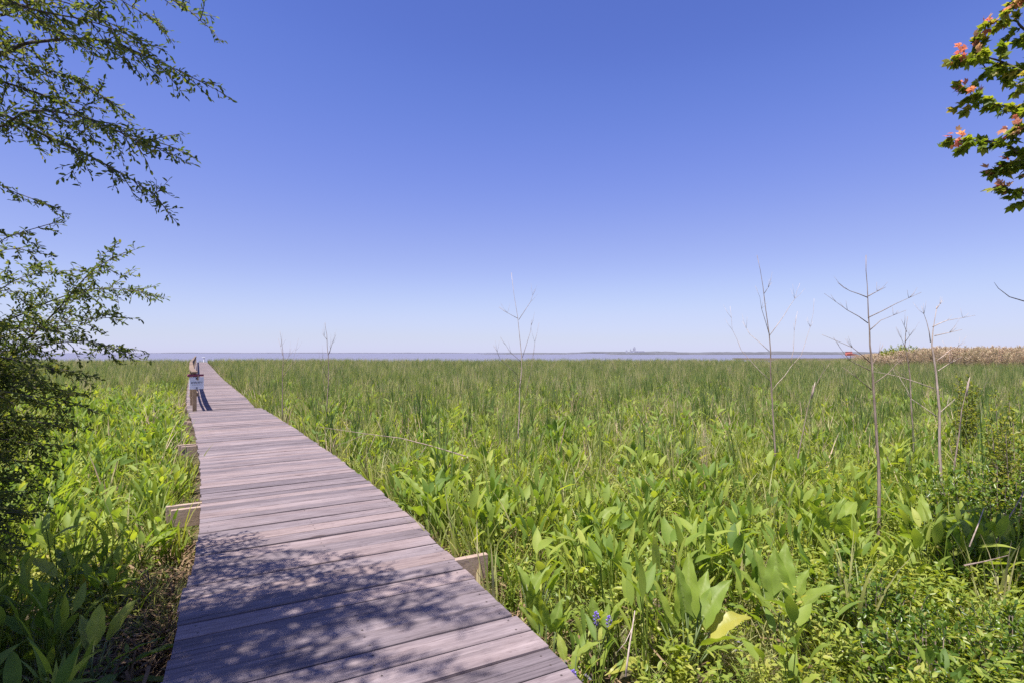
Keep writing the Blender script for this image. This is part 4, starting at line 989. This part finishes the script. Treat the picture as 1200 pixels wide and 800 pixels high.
# ---------------------------------------------------------------- camera, sky, sun
sc=bpy.context.scene
cam=bpy.data.cameras.new('camera'); co=bpy.data.objects.new('camera',cam); link(co); sc.camera=co
co.location=(0,0,CAMZ); co.rotation_euler=(PI/2,0,0)
cam.sensor_width=36; cam.lens=36*F/1200; cam.shift_y=(YH-400)/1200; cam.clip_start=.05; cam.clip_end=80000
w=bpy.data.worlds.new('World'); sc.world=w; w.use_nodes=True; nt=w.node_tree; nt.nodes.clear()
sky=nt.nodes.new('ShaderNodeTexSky'); sky.sky_type='NISHITA'; sky.sun_disc=False; sky.sun_elevation=SUN_EL
# sky sun_rotation is measured clockwise from +Y
sky.sun_rotation=math.atan2(SUN_H.x,SUN_H.y); sky.air_density=1.0; sky.dust_density=.25; sky.ozone_density=3.0; sky.altitude=0
EXPO=1.2
bg=nt.nodes.new('ShaderNodeBackground'); bg.inputs['Strength'].default_value=.10
# colour grade of the sky (violet white balance of the photograph), channel by channel
sep=nt.nodes.new('ShaderNodeSeparateColor'); com=nt.nodes.new('ShaderNodeCombineColor'); nt.links.new(sky.outputs[0],sep.inputs[0])
def wm(op,a,b,c=None):
    n=nt.nodes.new('ShaderNodeMath'); n.operation=op
    for i,q in enumerate((a,b,c)):
        if q is None: continue
        if isinstance(q,(int,float)): n.inputs[i].default_value=q
        else: nt.links.new(q,n.inputs[i])
    return n.outputs[0]
chan=[]
def grade(sock,pts):
    n=nt.nodes.new('ShaderNodeFloatCurve'); c=n.mapping.curves[0]; n.mapping.use_clip=False; n.mapping.extend='EXTRAPOLATED'
    c.points[0].location=(0,0); c.points[1].location=(1,pts[-1][1]+.12)
    for p in pts: c.points.new(*p)
    for p in c.points: p.handle_type='AUTO_CLAMPED'
    n.mapping.update(); nt.links.new(sock,n.inputs['Value']); return n.outputs[0]
GR=([(.101,.107),(.116,.138),(.151,.206),(.251,.365),(.434,.565),(.571,.635),(.628,.655)],
    [(.174,.184),(.198,.227),(.253,.301),(.394,.468),(.582,.664),(.656,.70)],
    [(.328,.617),(.362,.695),(.434,.795),(.575,.90),(.641,.955)])
for i in range(3): chan.append(grade(wm('MULTIPLY',sep.outputs[i],.1),GR[i]))
chan[2]=wm('SMOOTH_MAX',chan[2],wm('MULTIPLY',chan[0],1.36),.03)
for i,q in enumerate(chan): nt.links.new(wm('MULTIPLY',q,10/2**EXPO),com.inputs[i])
out=nt.nodes.new('ShaderNodeOutputWorld'); nt.links.new(com.outputs[0],bg.inputs[0]); nt.links.new(bg.outputs[0],out.inputs[0])
sl=bpy.data.lights.new('sun','SUN'); sl.energy=4.2; sl.angle=math.radians(.53); sl.color=(1,.95,.88); so=bpy.data.objects.new('sun',sl); link(so)
sd=Vector((SUN_H.x*math.cos(SUN_EL),SUN_H.y*math.cos(SUN_EL),math.sin(SUN_EL))); so.rotation_euler=sd.to_track_quat('Z','Y').to_euler(); so.location=sd*50
sc.view_settings.view_transform='Standard'; sc.view_settings.look='None'; sc.view_settings.gamma=1; sc.view_settings.exposure=EXPO
sc.render.engine='CYCLES'; sc.cycles.max_bounces=8; sc.cycles.transparent_max_bounces=8; sc.cycles.use_denoising=False
